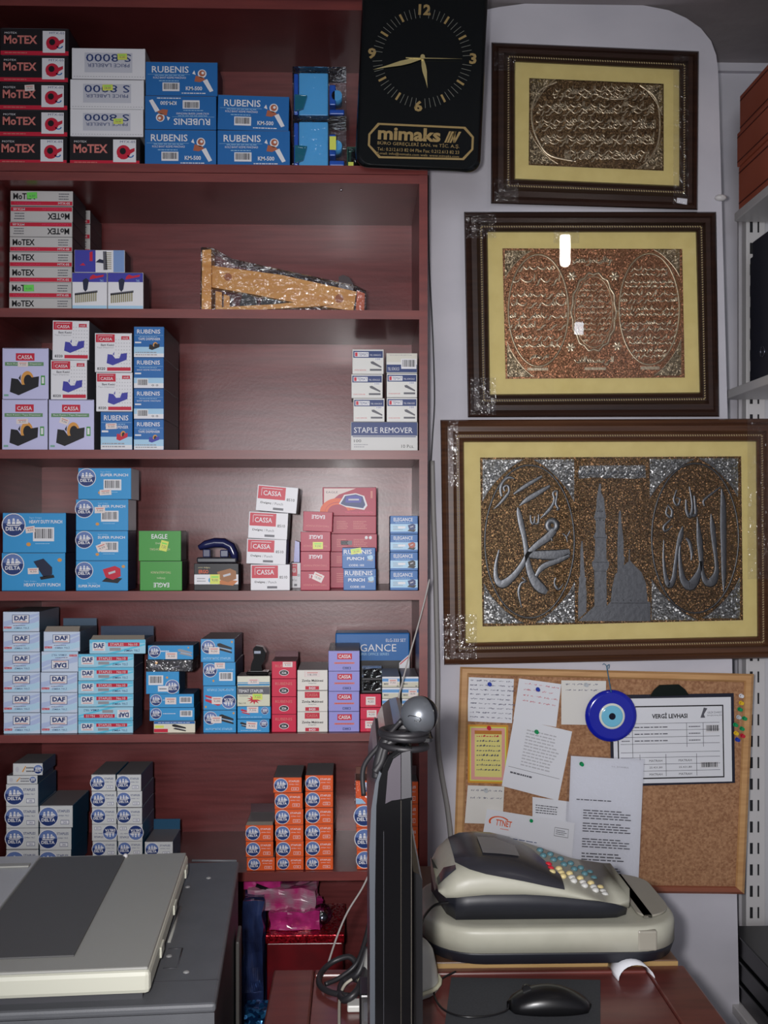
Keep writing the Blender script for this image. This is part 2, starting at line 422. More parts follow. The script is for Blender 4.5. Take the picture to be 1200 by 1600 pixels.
def stapler_icon(mb, P, x, y, s, a, c, k=2):
    q = lambda u, v: (x+u*s*a, y+v*s)
    mb.G(P, [q(-.55, .45), q(-.35, .5), q(.5, .1), q(.52, -.08), q(-.4, .15), q(-.55, .25)], c, k)
    mb.G(P, [q(-.5, -.1), q(.5, -.42), q(.52, -.28), q(-.3, .05)], c, k)
    mb.G(P, [q(-.35, .12), q(.42, -.13), q(.42, -.2), q(-.32, .03)], LGREY, k+1)
def dispenser_icon(mb, P, x0, y0, x1, y1, c, tape, k=2):
    q = lambda u, v: (x0+u*(x1-x0), y0+v*(y1-y0))
    rx = (x1-x0)*.22; ry = (y1-y0)*.38; cx, cy = q(.6, .62)
    if tape:
        mb.C(P, cx, cy, rx, ry, tape, k); mb.C(P, cx+.1*rx, cy-.06*ry, rx*.66, ry*.66, K_, k+1)
    mb.G(P, [q(0, .12), q(.05, .7), q(.28, .66), q(.42, .42), q(.62, .44), q(.7, .72), q(1, .78), q(.98, .35), q(.3, -.02)], c, k+2)
    mb.G(P, [q(.3, .7), q(.38, .86), q(.36, .6)], c, k+2)
def d_motex_black(mb, P, a, o):
    mb.R(P, 0, 0, 1, .16, RED); mb.T(P, 'MoTEX', .05, .42, .54, .74, ROSE, 1, .03); mb.T(P, 'MOTEX', .06, .8, .24, .87, WH)
    fine(mb, P, .06, .05, .45, .13, 1, ROSE)
    mb.R(P, .62, .1, .95, .92, WH, 1); mb.C(P, .77, .46, .10, .26, RED, 2); mb.G(P, [(.8, .5), (.93, .62), (.93, .5), (.84, .36), (.74, .2), (.68, .3)], RED, 3)
    mb.C(P, .76, .5, .045, .12, K_, 4); mb.C(P, .87, .36, .05, .1, BLUE, 2, PI, 2*PI, 12, .6); mb.T(P, 'MTX-05', .72, .8, .94, .88, NAVY, 2)
def d_s8000(mb, P, a, o):
    mb.R(P, .17, .14, .83, .80, ink((196, 198, 208))); mb.T(P, 'S 8000', .19, .18, .81, .44, NAVY, 1, .005); mb.T(P, 'PRICE LABELER', .21, .5, .79, .62, NAVY)
    for i in range(26): mb.R(P, .01+i*.038, .93, .03+i*.038, .945, GREY, 1)
def d_km(mb, P, a, o):
    mb.T(P, 'RUBENIS', .08, .68, .60, .88, WH, 1, .012); mb.R(P, .02, .625, .62, .632, PALE); fine(mb, P, .12, .58, .6, .62, 1, PALE)
    mb.T(P, 'KOLİ BANT KESME MAKİNASI', .1, .5, .56, .58, WH); fine(mb, P, .18, .41, .48, .46, 1, PALE)
    barcode(mb, P, .23, .12, .47, .38); mb.T(P, 'KM-500', .56, .15, .79, .27, WH, 1, .02); fine(mb, P, .5, .03, .84, .1, 1, WH)
    mb.G(P, [(.80, .44), (.86, .5), (.95, .14), (.90, .1)], WH, 2); mb.C(P, .79, .66, .062, .13, WH, 2); mb.C(P, .79, .67, .045, .095, ink((170, 96, 70)), 3); mb.C(P, .8, .68, .02, .04, WH, 4)
    mb.G(P, [(.68, .42), (.76, .4), (.84, .48), (.8, .55), (.7, .6)], ink((170, 96, 70)), 2); mb.G(P, [(.65, .66), (.68, .76), (.7, .62)], WH, 3)
def d_motex_white(mb, P, a, o):
    mb.R(P, 0, .03, 1, .30, RED); mb.T(P, 'MoTEX', .04, .42, .40, .85, K_, 1, .03)
    mb.T(P, 'TACCINGGUN', .05, .1, .48, .22, PINK, 1); mb.T(P, 'MTX-05', .77, .09, .96, .24, WH, 1, .01)
    fine(mb, P, .78, .38, .97, .9, 3, GREYD)
def d_comb(mb, P, a, o):
    mb.R(P, 0, .75, 1, 1, VIO); mb.R(P, 0, 0, 1, .1, PALE); mb.G(P, [(.5, .82), (.9, .9), (.92, .96), (.7, .92), (.6, .96), (.52, .9)], RED); mb.T(P, 'TAG', .8, .76, .9, .82, PALE)
    mb.G(P, [(.3, .8), (.32, .55), (.38, .48), (.44, .55), (.48, .8), (.4, .86)], DNAVY, 2); mb.G(P, [(.07, .44), (.73, .52), (.73, .46), (.07, .38)], GREYD, 2)
    for i in range(11): mb.R(P, .08+i*.058, .17+i*.005, .12+i*.058, .42+i*.006, ink((150, 144, 110)), 2)
def d_comb_side(mb, P, a, o):
    mb.R(P, 0, 0, .42, 1, VIO); mb.R(P, .78, 0, 1, 1, ink((120, 150, 200))); mb.G(P, [(.3, .5), (.3, .9), (.36, .95), (.36, .5)], RED); mb.G(P, [(.1, .3), (.17, .42), (.22, .3)], RED)
    mb.G(P, [(.42, .45), (.5, .6), (.58, .55), (.58, .4)], DNAVY, 2); mb.G(P, [(.58, .1), (.66, .1), (.64, .95), (.57, .95)], GREYD, 2)
    for i in range(9): mb.R(P, .62, .14+i*.09, .74, .18+i*.09, ink((150, 144, 110)), 2)
def d_cassa_big(mb, P, a, o):
    mb.R(P, .29, .76, .70, .91, RED); mb.T(P, 'CASSA', .33, .79, .66, .87, WH, 1, .01); mb.R(P, .05, .655, .90, .73, ink((96, 140, 96)), 1); mb.T(P, 'Bant Kesici / Tape Dispenser', .1, .672, .86, .712, WH, 2)
    dispenser_icon(mb, P, .16, .07, .80, .55, K_, TAN, 2)
    mb.R(P, .84, .27, .93, .46, GREEN, 1); mb.R(P, .86, .3, .91, .43, WH, 2); mb.R(P, .03, .04, .13, .08, ink((120, 170, 150)), 1)
def d_cassa8320(mb, P, a, o):
    for i in range(7):
        for j in range(9):
            if i*.09+.42+.02*j > .6: mb.C(P, .5+i*.075, .12+j*.09, .018, .016, LGREY, 0, seg=6)
    mb.R(P, .02, .77, .54, .98, RED, 1); mb.R(P, .08, .8, .085, .94, WH, 2); mb.R(P, .08, .935, .48, .945, WH, 2); mb.T(P, 'CASSA', .12, .81, .47, .89, WH, 2, .01)
    mb.R(P, .72, .84, .94, .93, RED, 1); mb.T(P, 'midi', .76, .86, .9, .91, WH, 2)
    mb.T(P, 'Bant Kesici', .16, .67, .52, .73, GREYD, 1, .02); mb.T(P, 'Tape Dispenser', .05, .60, .52, .65, GREY, 1)
    dispenser_icon(mb, P, .32, .17, .88, .58, VIO, None, 2); mb.T(P, '8320', .06, .04, .28, .11, K_, 1, .02); mb.R(P, .33, .02, .98, .11, RED, 1)
def d_rub_tape(mb, P, a, o):
    mb.R(P, 0, 0, 1, .34, WH); mb.R(P, 0, .16 if o.get('b') else .12, 1, .34, PALE, 1); mb.T(P, 'RUBENIS', .1, .78, .88, .92, WH, 1, .012); mb.R(P, .02, .72, .98, .726, PALE); fine(mb, P, .18, .66, .82, .7, 1, PALE)
    if o.get('b'):
        mb.T(P, 'BANT KESME MAKİNASI', .1, .58, .9, .64, WH); barcode(mb, P, .1, .04, .48, .31, 2); mb.C(P, .64, .09, .04, .03, K_, 2, ri=.6); mb.C(P, .78, .09, .04, .03, K_, 2, ri=.6)
    else:
        mb.T(P, 'TAPE DISPENSER', .14, .56, .88, .64, WH, 1, .01); dispenser_icon(mb, P, .5, .24, .86, .5, o.get('c', K_), TAN, 2); fine(mb, P, .05, .04, .8, .2, 2, GREY, 2)
    mb.R(P, .03, .46, .24, .51, WH, 1)
def d_temat(mb, P, a, o):
    mb.R(P, .02, .66, .98, .95, NAVY, 0); mb.R(P, .06, .7, .52, .9, WH, 1); mb.R(P, .08, .72, .16, .88, RED, 2); mb.T(P, 'TEMAT', .18, .74, .5, .86, NAVY, 2); mb.T(P, 'TEL SÖKÜCÜ', .56, .74, .92, .82, WH, 1)
    mb.R(P, .72, .55, .93, .66, WH, 1); mb.T(P, '100', .75, .57, .9, .64, NAVY, 2)
    mb.G(P, [(.58, .5), (.66, .52), (.94, .3), (.93, .24), (.6, .42)], GREYD, 1); mb.R(P, .56, .12, .94, .2, GREYD, 1); mb.T(P, 'STAPLE REMOVER', .06, .12, .44, .17, RED, 1)
def d_temat_r(mb, P, a, o):
    mb.R(P, 0, .55, 1, 1, ink((210, 208, 196)), 0); mb.R(P, 0, .02, 1, .42, NAVY, 0); mb.T(P, 'TEL SÖKÜCÜ', .04, .12, .42, .3, WH, 1); barcode(mb, P, .48, .2, .98, .72, 2)
    fine(mb, P, .1, .88, .9, .94, 1, GREY)
def d_remover(mb, P, a, o):
    mb.R(P, 0, .52, 1, 1, NAVY, 0); mb.T(P, 'STAPLE REMOVER', .04, .62, .93, .82, WH, 1, .0); mb.R(P, .02, .47, .98, .50, NAVY, 0); mb.T(P, '100', .04, .28, .15, .38, K_, 1); mb.T(P, '10 Pcs.', .76, .08, .95, .2, K_, 1); fine(mb, P, .04, .08, .25, .24, 2, GREY)
def d_delta_punch(mb, P, a, o):
    v = o.get('v', 'bar'); hd = o.get('hd', 0)
    ship(mb, P, .17 if hd else .155, .70 if v == 'bar' or hd else .68, .28, a, 1)
    name = 'HEAVY DUTY PUNCH' if hd else 'SUPER PUNCH'
    if v == 'bar':
        mb.T(P, name, .42, .74, .95, .83, WH, 1, .02); mb.T(P, 'İşgör Delgeç', .42, .86, .62, .92, PALE, 1); barcode(mb, P, .48, .28, .82, .64)
        mb.C(P, .41, .2, .035*a/.6, .05, TAN, 2); fine(mb, P, .52, .2, .76, .24, 1, PALE)
    else:
        if hd: mb.G(P, [(.5, .78), (.66, .86), (.8, .62), (.8, .42), (.66, .36)], DNAVY, 2); mb.G(P, [(.6, .36), (.82, .42), (.84, .34), (.62, .28)], K_, 2)
        else: punch_icon(mb, P, .68, .54, .6, a*1.05, RED, K_, 2)
        mb.T(P, name, .35 if hd else .04, .1, .93 if hd else .46, .19, WH, 1, .02); mb.T(P, 'İşgör Delgeç', .35 if hd else .22, .22, .55 if hd else .4, .27, PALE, 1); mb.C(P, .92, .82, .035*a/.6, .05, TAN, 2)
def d_eagle(mb, P, a, o):
    mb.T(P, 'EAGLE', .3, .74, .68, .9, WH, 1, .015); mb.T(P, 'TWO-HOLE PUNCH' if o.get('r') else 'TWO-HOLE PUNCH', .26, .34, .74, .42, ink((210, 200, 160)) if not o.get('r') else ROSE, 1); mb.T(P, 'Delgeç', .4, .54, .6, .62, ink((200, 210, 170)) if not o.get('r') else ROSE, 1)
def d_eagle_red(mb, P, a, o):
    mb.T(P, 'EAGLE', .26, .16, .72, .36, WH, 1, .02); mb.T(P, 'TWO-HOLE PUNCH', .1, .68, .9, .78, ROSE, 1)
def d_red_back(mb, P, a, o):
    fine(mb, P, .22, .25, .45, .75, 5, ROSE, 1, 2); fine(mb, P, .55, .25, .82, .75, 5, ROSE, 1, 5)
    if o.get('tab'): mb.R(P, .3, .38, .52, .62, GREYD, 1); mb.C(P, .8, .8, .03, .1, WH, 1, seg=10); mb.C(P, .88, .8, .03, .1, WH, 1, seg=10)
def d_twohole(mb, P, a, o):
    mb.G(P, [(.02, .3), (.02, .97), (.62, .97), (.3, .75)], ink((224, 206, 200)), 1); mb.C(P, .28, .12, .34, .5, ORG, 2, .2, PI, 24, .72); mb.C(P, .28, .12, .24, .34, ORG, 2, .2, PI, 24, .8)
    mb.G(P, [(.3, .42), (.4, .74), (.62, .8), (.78, .7), (.84, .36), (.78, .2), (.44, .3)], WH, 3); mb.G(P, [(.33, .42), (.42, .7), (.62, .76), (.75, .68), (.8, .38), (.76, .26), (.42, .35)], NAVY, 4)
    mb.G(P, [(.42, .46), (.44, .68), (.62, .73), (.73, .66), (.72, .46)], VIO, 5); mb.R(P, .48, .54, .68, .6, LGREY, 6); mb.T(P, 'TWO-HOLE IRON PUNCH', .42, .07, .94, .14, PINK, 2); mb.R(P, .9, .62, .94, .88, ROSE, 2)
    mb.T(P, 'EAGLE', .06, .8, .28, .87, GREYD, 2)
def d_ergo(mb, P, a, o):
    mb.R(P, .0, .22, 1, .6, WH, 0); mb.T(P, 'ERGO', .1, .64, .32, .78, ORG, 1, .02); mb.T(P, 'mini delgeç', .09, .83, .36, .9, ink((200, 190, 140)), 1); mb.C(P, .37, .38, .05, .1, SKY, 1)
    punch_icon(mb, P, .72, .5, .66, a*1.15, ink((150, 96, 50)), ink((190, 110, 50)), 2); fine(mb, P, .06, .3, .28, .5, 2, GREY)
def d_8510(mb, P, a, o):
    mb.R(P, .02, .47, .70, .97, RED, 0); mb.R(P, .1, .60, .11, .9, WH, 1); mb.R(P, .1, .88, .62, .9, WH, 1); mb.T(P, 'CASSA', .15, .61, .60, .80, WH, 1, .01)
    mb.T(P, '8510', .74, .45, .94, .56, K_, 1, .01); mb.T(P, 'Delgeç', .1, .26, .37, .36, K_, 1, .02); mb.T(P, '/ Punch', .40, .26, .66, .36, GREYD, 1); mb.R(P, .42, .06, .68, .15, GREYD, 1)
def d_rubpunch(mb, P, a, o):
    mb.T(P, 'RUBENIS', .04, .7, .9, .92, WH, 1, .01); mb.T(P, 'PUNCH', .14, .4, .66, .56, WH, 1, .03); mb.T(P, 'CODE: 103', .2, .1, .66, .2, WH, 1, .02); punch_icon(mb, P, .84, .5, .3, a, PALE, GREY, 1); mb.R(P, 0, .65, 1, .66, PALE, 0)
def d_elegance(mb, P, a, o):
    mb.R(P, 0, 0, 1, .55, PALE, 0); mb.R(P, 0, 0, 1, .12, BLUE, 1); mb.T(P, 'ELEGANCE', .12, .7, .82, .9, WH, 1, .01); fine(mb, P, .18, .6, .76, .66, 1, PALE); punch_icon(mb, P, .77, .34, .46, a*.95, o.get('c', NAVY), K_, 1); fine(mb, P, .1, .2, .5, .46, 3, GREY)
    mb.R(P, .28, .3, .55, .42, WH, 2)
def d_daf(mb, P, a, o):
    mb.G(P, [(.05, 0), (.3, 0), (1, .55), (1, .8)], ink((176, 192, 228)), 0); mb.G(P, [(0, .2), (0, .5), (1, .95), (1, .85)], ink((176, 192, 226)), .3); mb.G(P, [(0, 0), (0, .08), (1, .5), (1, .2), (.6, 0)], ink((180, 214, 236)), .6)
    mb.R(P, .25, .42, .73, .86, NAVY, 1); mb.R(P, .265, .445, .715, .835, WH, 2); mb.T(P, 'DAF', .31, .56, .67, .8, NAVY, 3, .045); mb.R(P, .31, .48, .67, .51, ROSE, 3)
    mb.T(P, 'ZIMBA TELİ', .3, .13, .72, .23, NAVY, 1, .005); fine(mb, P, .28, .27, .68, .34, 1, GREYD); mb.R(P, .02, .14, .23, .24, RED, 1); mb.T(P, 'No:10', .04, .16, .21, .22, WH, 2)
def d_dafst(mb, P, a, o):
    mb.R(P, 0, .75, 1, 1, ink((100, 190, 224)), 0); mb.G(P, [(.3, 0), (.45, 0), (1, .6), (1, .72)], ink((90, 196, 226)), .4)
    mb.R(P, .05, .2, .28, .82, WH, 1); mb.T(P, 'DAF', .07, .4, .26, .76, NAVY, 2, .045); mb.R(P, .08, .26, .25, .31, ROSE, 2)
    mb.R(P, .33, .52, .90, .8, RED, 1); mb.T(P, 'STAPLES', .37, .57, .61, .75, WH, 2); mb.T(P, 'No:10', .70, .57, .86, .75, WH, 2); mb.T(P, 'ZIMBA TELİ', .62, .14, .90, .34, NAVY, 1, .005); mb.R(P, .36, .2, .56, .42, GREY, 1)
def d_delta_stap(mb, P, a, o):
    v = o.get('v', 'bar')
    ship(mb, P, .14, .56, .40, a, 1)
    if v == 'bar': barcode(mb, P, .68, .3, .96, .8); fine(mb, P, .3, .5, .62, .62, 1, WH)
    elif v == 'icon': stapler_icon(mb, P, .83, .45, .6, a*1.6, GREY, 2); fine(mb, P, .28, .5, .5, .7, 1, WH); mb.C(P, .9, .84, .018, .06, TAN, 2)
    elif v == 'plain': fine(mb, P, .3, .5, .65, .65, 1, WH)
def d_delta_auto(mb, P, a, o):
    ship(mb, P, .22, .66, .28, a, 1)
    v = o.get('v')
    if v == 'bar': barcode(mb, P, .5, .2, .92, .58); mb.T(P, 'AUTOMATIC STAPLER', .42, .66, .95, .72, PALE, 1); mb.C(P, .32, .2, .03, .05, TAN, 2)
    else: stapler_icon(mb, P, .72, .58, .5, a*1.2, o.get('c', K_), 2); mb.T(P, 'AUTOMATIC STAPLER', .06, .1, .9, .2, PALE, 1, .01); mb.C(P, .93, .88, .03, .05, TAN, 2)
def d_delta_small(mb, P, a, o):
    ship(mb, P, .83, .66, .28, a, 1); stapler_icon(mb, P, .24, .55, .5, a*1.4, o.get('c', K_), 2); fine(mb, P, .1, .1, .8, .2, 1, PALE)
def d_barship(mb, P, a, o):
    barcode(mb, P, .07, .4, .52, .84); mb.C(P, .64, .74, .035, .05, TAN, 2); ship(mb, P, .80, .32, .3, a, 1); mb.R(P, .36, .1, .68, .36, WH, 6); fine(mb, P, .4, .16, .64, .3, 1, GREYD, 7)
def d_needle(mb, P, a, o):
    mb.R(P, 0, .78, 1, 1, BLUE, 0); fine(mb, P, .1, .84, .95, .94, 1, WH); mb.R(P, .02, .42, .24, .64, YEL, 1); mb.R(P, 0, .04, .34, .34, RED, 1); stapler_icon(mb, P, .62, .4, .7, a*1.6, K_, 1)
def d_temstap(mb, P, a, o):
    mb.R(P, 0, .62, 1, 1, GREYD, 0); mb.T(P, 'TEMAT STAPLER', .03, .72, .8, .88, WH, 1, .015)
    pts = []
    for i in range(20):
        r = 1 if i % 2 else .45; pts.append((.52+.24*r*math.cos(i*PI/10), .34+.26*r*math.sin(i*PI/10)))
    mb.G(P, pts, RED, 1); mb.T(P, 'No:10', .04, .1, .26, .2, K_, 1); fine(mb, P, .05, .5, .36, .58, 1, GREYD)
def d_temlow(mb, P, a, o): mb.R(P, 0, .08, 1, .28, ink((60, 140, 190)), 0); mb.R(P, 0, .34, 1, .42, ink((60, 140, 190)), 0)
def d_326(mb, P, a, o):
    mb.T(P, 'RUBENIS', .14, .66, .84, .82, ROSE, 1, .0); mb.C(P, .5, .34, .2, .18, WH, 1); mb.C(P, .5, .34, .18, .15, K_, 2); mb.T(P, '326', .4, .27, .6, .41, WH, 3, .02)
def d_8420(mb, P, a, o):
    mb.R(P, .24, .66, .74, .96, RED, 0); mb.T(P, 'CASSA', .3, .74, .68, .88, ROSE, 1, .01); mb.T(P, 'Zımba Makinesi', .14, .42, .86, .54, K_, 1, .02); mb.T(P, 'Stapler', .36, .3, .64, .38, GREYD, 1); mb.R(P, .26, .02, .72, .2, RED, 0); mb.T(P, '8420', .38, .05, .6, .16, WH, 1, .02)
def d_cpurp(mb, P, a, o):
    mb.R(P, .28, .58, .76, .88, RED, 0); mb.T(P, 'CASSA', .32, .64, .72, .82, WH, 1, .02); mb.R(P, .18, .35, .84, .44, ROSE, 0); fine(mb, P, .22, .36, .8, .43, 1, RED, 1); mb.R(P, .46, .08, .72, .2, NAVY, 0); mb.R(P, .48, .10, .70, .18, PURP, 1); mb.R(P, .52, .12, .66, .16, NAVY, 2)
def d_smallred(mb, P, a, o): fine(mb, P, .14, .75, .8, .85, 1, PINK, 0); mb.T(P, 'RUBENIS', .3, .08, .84, .2, ROSE, 1)
def d_max(mb, P, a, o):
    mb.R(P, 0, .5, 1, 1, ink((90, 150, 206)), 0); mb.R(P, 0, .84, 1, 1, WH, 1); mb.R(P, 0, .48, 1, .55, WH, 1); mb.T(P, 'MAX', .1, .24, .36, .4, GREYD, 1, .03); mb.R(P, .82, .06, .94, .14, GREYD, 1)
def d_dstap(mb, P, a, o):
    ship(mb, P, .26, .5, .43, a, 1); c = o.get('c', NAVY)
    mb.T(P, 'STAPLES', .54, .70, .92, .82, c, 1, .01); mb.T(P, 'ZIMBA TELİ', .56, .52, .90, .60, c, 1); mb.R(P, .64, .14, .90, .34, c, 1); mb.R(P, .65, .16, .89, .32, o.get('base', WH), 2); mb.T(P, o.get('n', '10'), .71, .19, .83, .29, c, 3)
def d_thin(mb, P, a, o):
    ship(mb, P, .86, .5, .38, a, 1); fine(mb, P, .45, .2, .75, .8, 2, GREYD); mb.G(P, [(.3, .3), (.42, .8), (.45, .75), (.34, .25)], TAN, 1); mb.C(P, .14, .5, .06, .25, LGREY, 1)
def d_orgtop(mb, P, a, o):
    ship(mb, P, .34, .72, .2, a, 1); mb.G(P, [(.3, .3), (.4, .2), (.95, .56), (.9, .72)], WH, 1); mb.G(P, [(0, 0), (0, .25), (.2, .2), (.35, 0)], PALE, 1)
def d_dark(mb, P, a, o):
    mb.R(P, .1, .3, .3, .6, GREYD, 0); mb.C(P, .2, .75, .03, .12, TAN, 0); mb.G(P, [(.4, .2), (.7, .5), (.74, .4), (.46, .15)], GREYD, 0)
DES = {
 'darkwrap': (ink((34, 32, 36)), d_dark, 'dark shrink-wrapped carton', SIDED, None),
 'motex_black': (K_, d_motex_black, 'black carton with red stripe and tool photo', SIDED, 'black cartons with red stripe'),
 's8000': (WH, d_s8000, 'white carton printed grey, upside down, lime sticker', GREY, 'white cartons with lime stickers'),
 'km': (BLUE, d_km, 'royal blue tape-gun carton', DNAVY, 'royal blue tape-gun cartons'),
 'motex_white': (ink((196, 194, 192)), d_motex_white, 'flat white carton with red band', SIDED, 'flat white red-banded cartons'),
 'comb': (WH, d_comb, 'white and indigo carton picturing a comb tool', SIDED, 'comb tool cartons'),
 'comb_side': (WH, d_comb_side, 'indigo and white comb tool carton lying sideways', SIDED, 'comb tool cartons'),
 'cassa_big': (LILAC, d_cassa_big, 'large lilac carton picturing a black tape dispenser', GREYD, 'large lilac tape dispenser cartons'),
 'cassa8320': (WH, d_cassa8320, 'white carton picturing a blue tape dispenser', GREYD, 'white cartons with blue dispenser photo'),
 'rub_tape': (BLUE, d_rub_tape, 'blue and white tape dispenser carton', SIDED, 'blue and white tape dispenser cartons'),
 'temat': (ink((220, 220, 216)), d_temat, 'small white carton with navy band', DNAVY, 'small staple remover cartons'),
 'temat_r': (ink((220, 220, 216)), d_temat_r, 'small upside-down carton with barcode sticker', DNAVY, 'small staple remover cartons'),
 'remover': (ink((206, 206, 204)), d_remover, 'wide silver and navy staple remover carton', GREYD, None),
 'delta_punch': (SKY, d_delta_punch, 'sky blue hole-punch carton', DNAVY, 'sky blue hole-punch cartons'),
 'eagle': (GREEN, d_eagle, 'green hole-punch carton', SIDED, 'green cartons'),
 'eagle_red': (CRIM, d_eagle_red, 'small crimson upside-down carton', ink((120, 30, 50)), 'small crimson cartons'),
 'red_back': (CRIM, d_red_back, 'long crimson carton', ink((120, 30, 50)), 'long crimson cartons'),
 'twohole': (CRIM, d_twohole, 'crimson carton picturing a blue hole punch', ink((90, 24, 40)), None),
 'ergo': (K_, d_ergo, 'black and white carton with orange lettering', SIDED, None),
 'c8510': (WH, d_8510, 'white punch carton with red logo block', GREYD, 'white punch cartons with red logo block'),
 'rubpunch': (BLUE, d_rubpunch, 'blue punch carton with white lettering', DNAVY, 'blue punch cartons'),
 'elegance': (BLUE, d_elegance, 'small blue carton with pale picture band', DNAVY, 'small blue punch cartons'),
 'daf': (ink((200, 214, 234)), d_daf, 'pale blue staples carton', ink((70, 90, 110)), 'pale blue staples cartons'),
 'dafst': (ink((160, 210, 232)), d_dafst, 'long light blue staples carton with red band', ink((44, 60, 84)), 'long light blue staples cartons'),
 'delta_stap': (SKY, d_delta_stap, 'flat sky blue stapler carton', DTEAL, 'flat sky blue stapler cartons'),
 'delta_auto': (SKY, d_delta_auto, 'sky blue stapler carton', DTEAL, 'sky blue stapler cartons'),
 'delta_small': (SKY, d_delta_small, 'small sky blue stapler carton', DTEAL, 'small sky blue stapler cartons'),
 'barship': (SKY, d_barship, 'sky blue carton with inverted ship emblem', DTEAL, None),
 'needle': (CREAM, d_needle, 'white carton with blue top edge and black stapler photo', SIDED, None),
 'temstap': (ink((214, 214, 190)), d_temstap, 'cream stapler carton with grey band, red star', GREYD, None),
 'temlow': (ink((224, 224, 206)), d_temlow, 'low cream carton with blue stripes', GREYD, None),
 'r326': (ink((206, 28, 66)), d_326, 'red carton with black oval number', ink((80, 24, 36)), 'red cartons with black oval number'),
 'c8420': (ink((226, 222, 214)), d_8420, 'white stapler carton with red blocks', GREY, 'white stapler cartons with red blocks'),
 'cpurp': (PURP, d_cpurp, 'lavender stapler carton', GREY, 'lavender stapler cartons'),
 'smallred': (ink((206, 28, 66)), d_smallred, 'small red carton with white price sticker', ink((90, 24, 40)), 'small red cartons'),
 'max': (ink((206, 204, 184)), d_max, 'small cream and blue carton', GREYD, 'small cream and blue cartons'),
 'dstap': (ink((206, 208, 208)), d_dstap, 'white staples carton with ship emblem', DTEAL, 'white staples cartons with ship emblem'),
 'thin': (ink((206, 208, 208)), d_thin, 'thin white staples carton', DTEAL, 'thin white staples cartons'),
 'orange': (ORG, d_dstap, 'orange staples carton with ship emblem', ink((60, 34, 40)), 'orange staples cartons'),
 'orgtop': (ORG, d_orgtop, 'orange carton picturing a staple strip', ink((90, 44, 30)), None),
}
BD = 'carton'
STK = {'y': YEL, 'w': ink((226, 214, 210)), 'g': LIME}
def carton(design, x0, x1, yt, yb, Yf, depth, zb, label, o):
    """carton whose front face covers the pixel rectangle, standing on height zb"""
    base, fn, desc, side, grp = DES[design]
    xm = (x0+x1)/2
    A = at(x0, (yt+yb)/2, Yf); B = at(x1, (yt+yb)/2, Yf)
    wd = B.x-A.x-.0004; ht = o.get('ht') or (at(xm, yt, Yf).z - zb); zc = zb
    mb = MB()
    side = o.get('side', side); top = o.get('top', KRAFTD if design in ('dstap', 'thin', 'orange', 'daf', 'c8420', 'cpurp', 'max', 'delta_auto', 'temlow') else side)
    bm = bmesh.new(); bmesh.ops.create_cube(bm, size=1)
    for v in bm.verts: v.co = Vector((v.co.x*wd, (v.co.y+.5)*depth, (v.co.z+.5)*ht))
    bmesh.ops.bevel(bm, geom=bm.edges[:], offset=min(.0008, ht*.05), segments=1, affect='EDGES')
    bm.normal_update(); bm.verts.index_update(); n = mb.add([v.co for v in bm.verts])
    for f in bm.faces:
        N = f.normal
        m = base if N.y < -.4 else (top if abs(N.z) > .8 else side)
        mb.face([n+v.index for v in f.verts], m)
    bm.free()
    fl = o.get('flip')
    def P(u, v, k):
        x = (u-.5)*wd*.985; z = (.5+(v-.5)*.97)*ht
        if fl: x = -x; z = ht-z
        return (x, -0.00025-0.00012*k, z)
    fn(mb, P, ht/wd, o)
    # tuck-in flap seam along the upper edge
    mb.box((-wd*.47, -.0002, ht*.985), (wd*.47, .0003, ht*.993), GREYD)
    ob = mb.build(BD)
    ob.location = ((A.x+B.x)/2, Yf, zc)
    rot = o.get('rot', 0)
    if rot: ob.rotation_euler = (0, math.radians(rot), 0)
    if o.get('rz'): ob.rotation_euler = (0, 0, math.radians(o['rz']))
    tag(ob, label, 'box', grp)
    for (su, sv, sw, sh, sc, sr) in o.get('st', ()):
        s = MB(); ca, sa = math.cos(math.radians(sr)), math.sin(math.radians(sr)); W2 = sw*wd/2; H2 = sh*ht/2; cx = (su-.5)*wd; cz = sv*ht
        def Q(u, v, k): return (cx+u*W2*ca-v*H2*sa, -.0016-.00012*k, cz+u*W2*sa+v*H2*ca)
        s.R(Q, -1, -1, 1, 1, STK[sc], 0); s.R(Q, -.7, .35, .7, .6, ROSE if sc == 'w' else LIME, 1); s.T(Q, ('4,50', '7,50', '18,00', '9,00')[int(su*10+sv*7) % 4], -.6, -.55, .6, .1, GREYD, 1)
        so = s.build('price_sticker', ob, False)
    if o.get('open'):
        s = MB(); fh = o['open']; s.box((-wd*.49, depth-.002, ht), (wd*.49, depth, ht+fh), side); s.build('lid_flap', ob, False)
    if o.get('openf'):
        s = MB(); fh = o['openf']; s.quad([(-wd*.48, 0.0005, ht), (wd*.48, 0.0005, ht), (wd*.46, .012, ht+fh), (-wd*.46, .012, ht+fh)], KRAFT); s.quad([(-wd*.46, .0121, ht+fh), (wd*.46, .0121, ht+fh), (wd*.48, 0.001, ht), (-wd*.48, 0.001, ht)], KRAFT); s.build('lid_flap', ob, False)
    if o.get('wrapd'):
        s = MB(); s.box((-wd/2-.002, -.003, 0.0002), (wd/2+.002, depth+.002, ht-.0002), WRAP); s.build('shrink_wrap', ob, False)
    return ob
ORD = ['bottom', 'second from bottom', 'third from bottom', 'fourth from bottom', 'fifth from bottom', 'sixth from bottom', 'seventh from bottom', 'eighth from bottom']
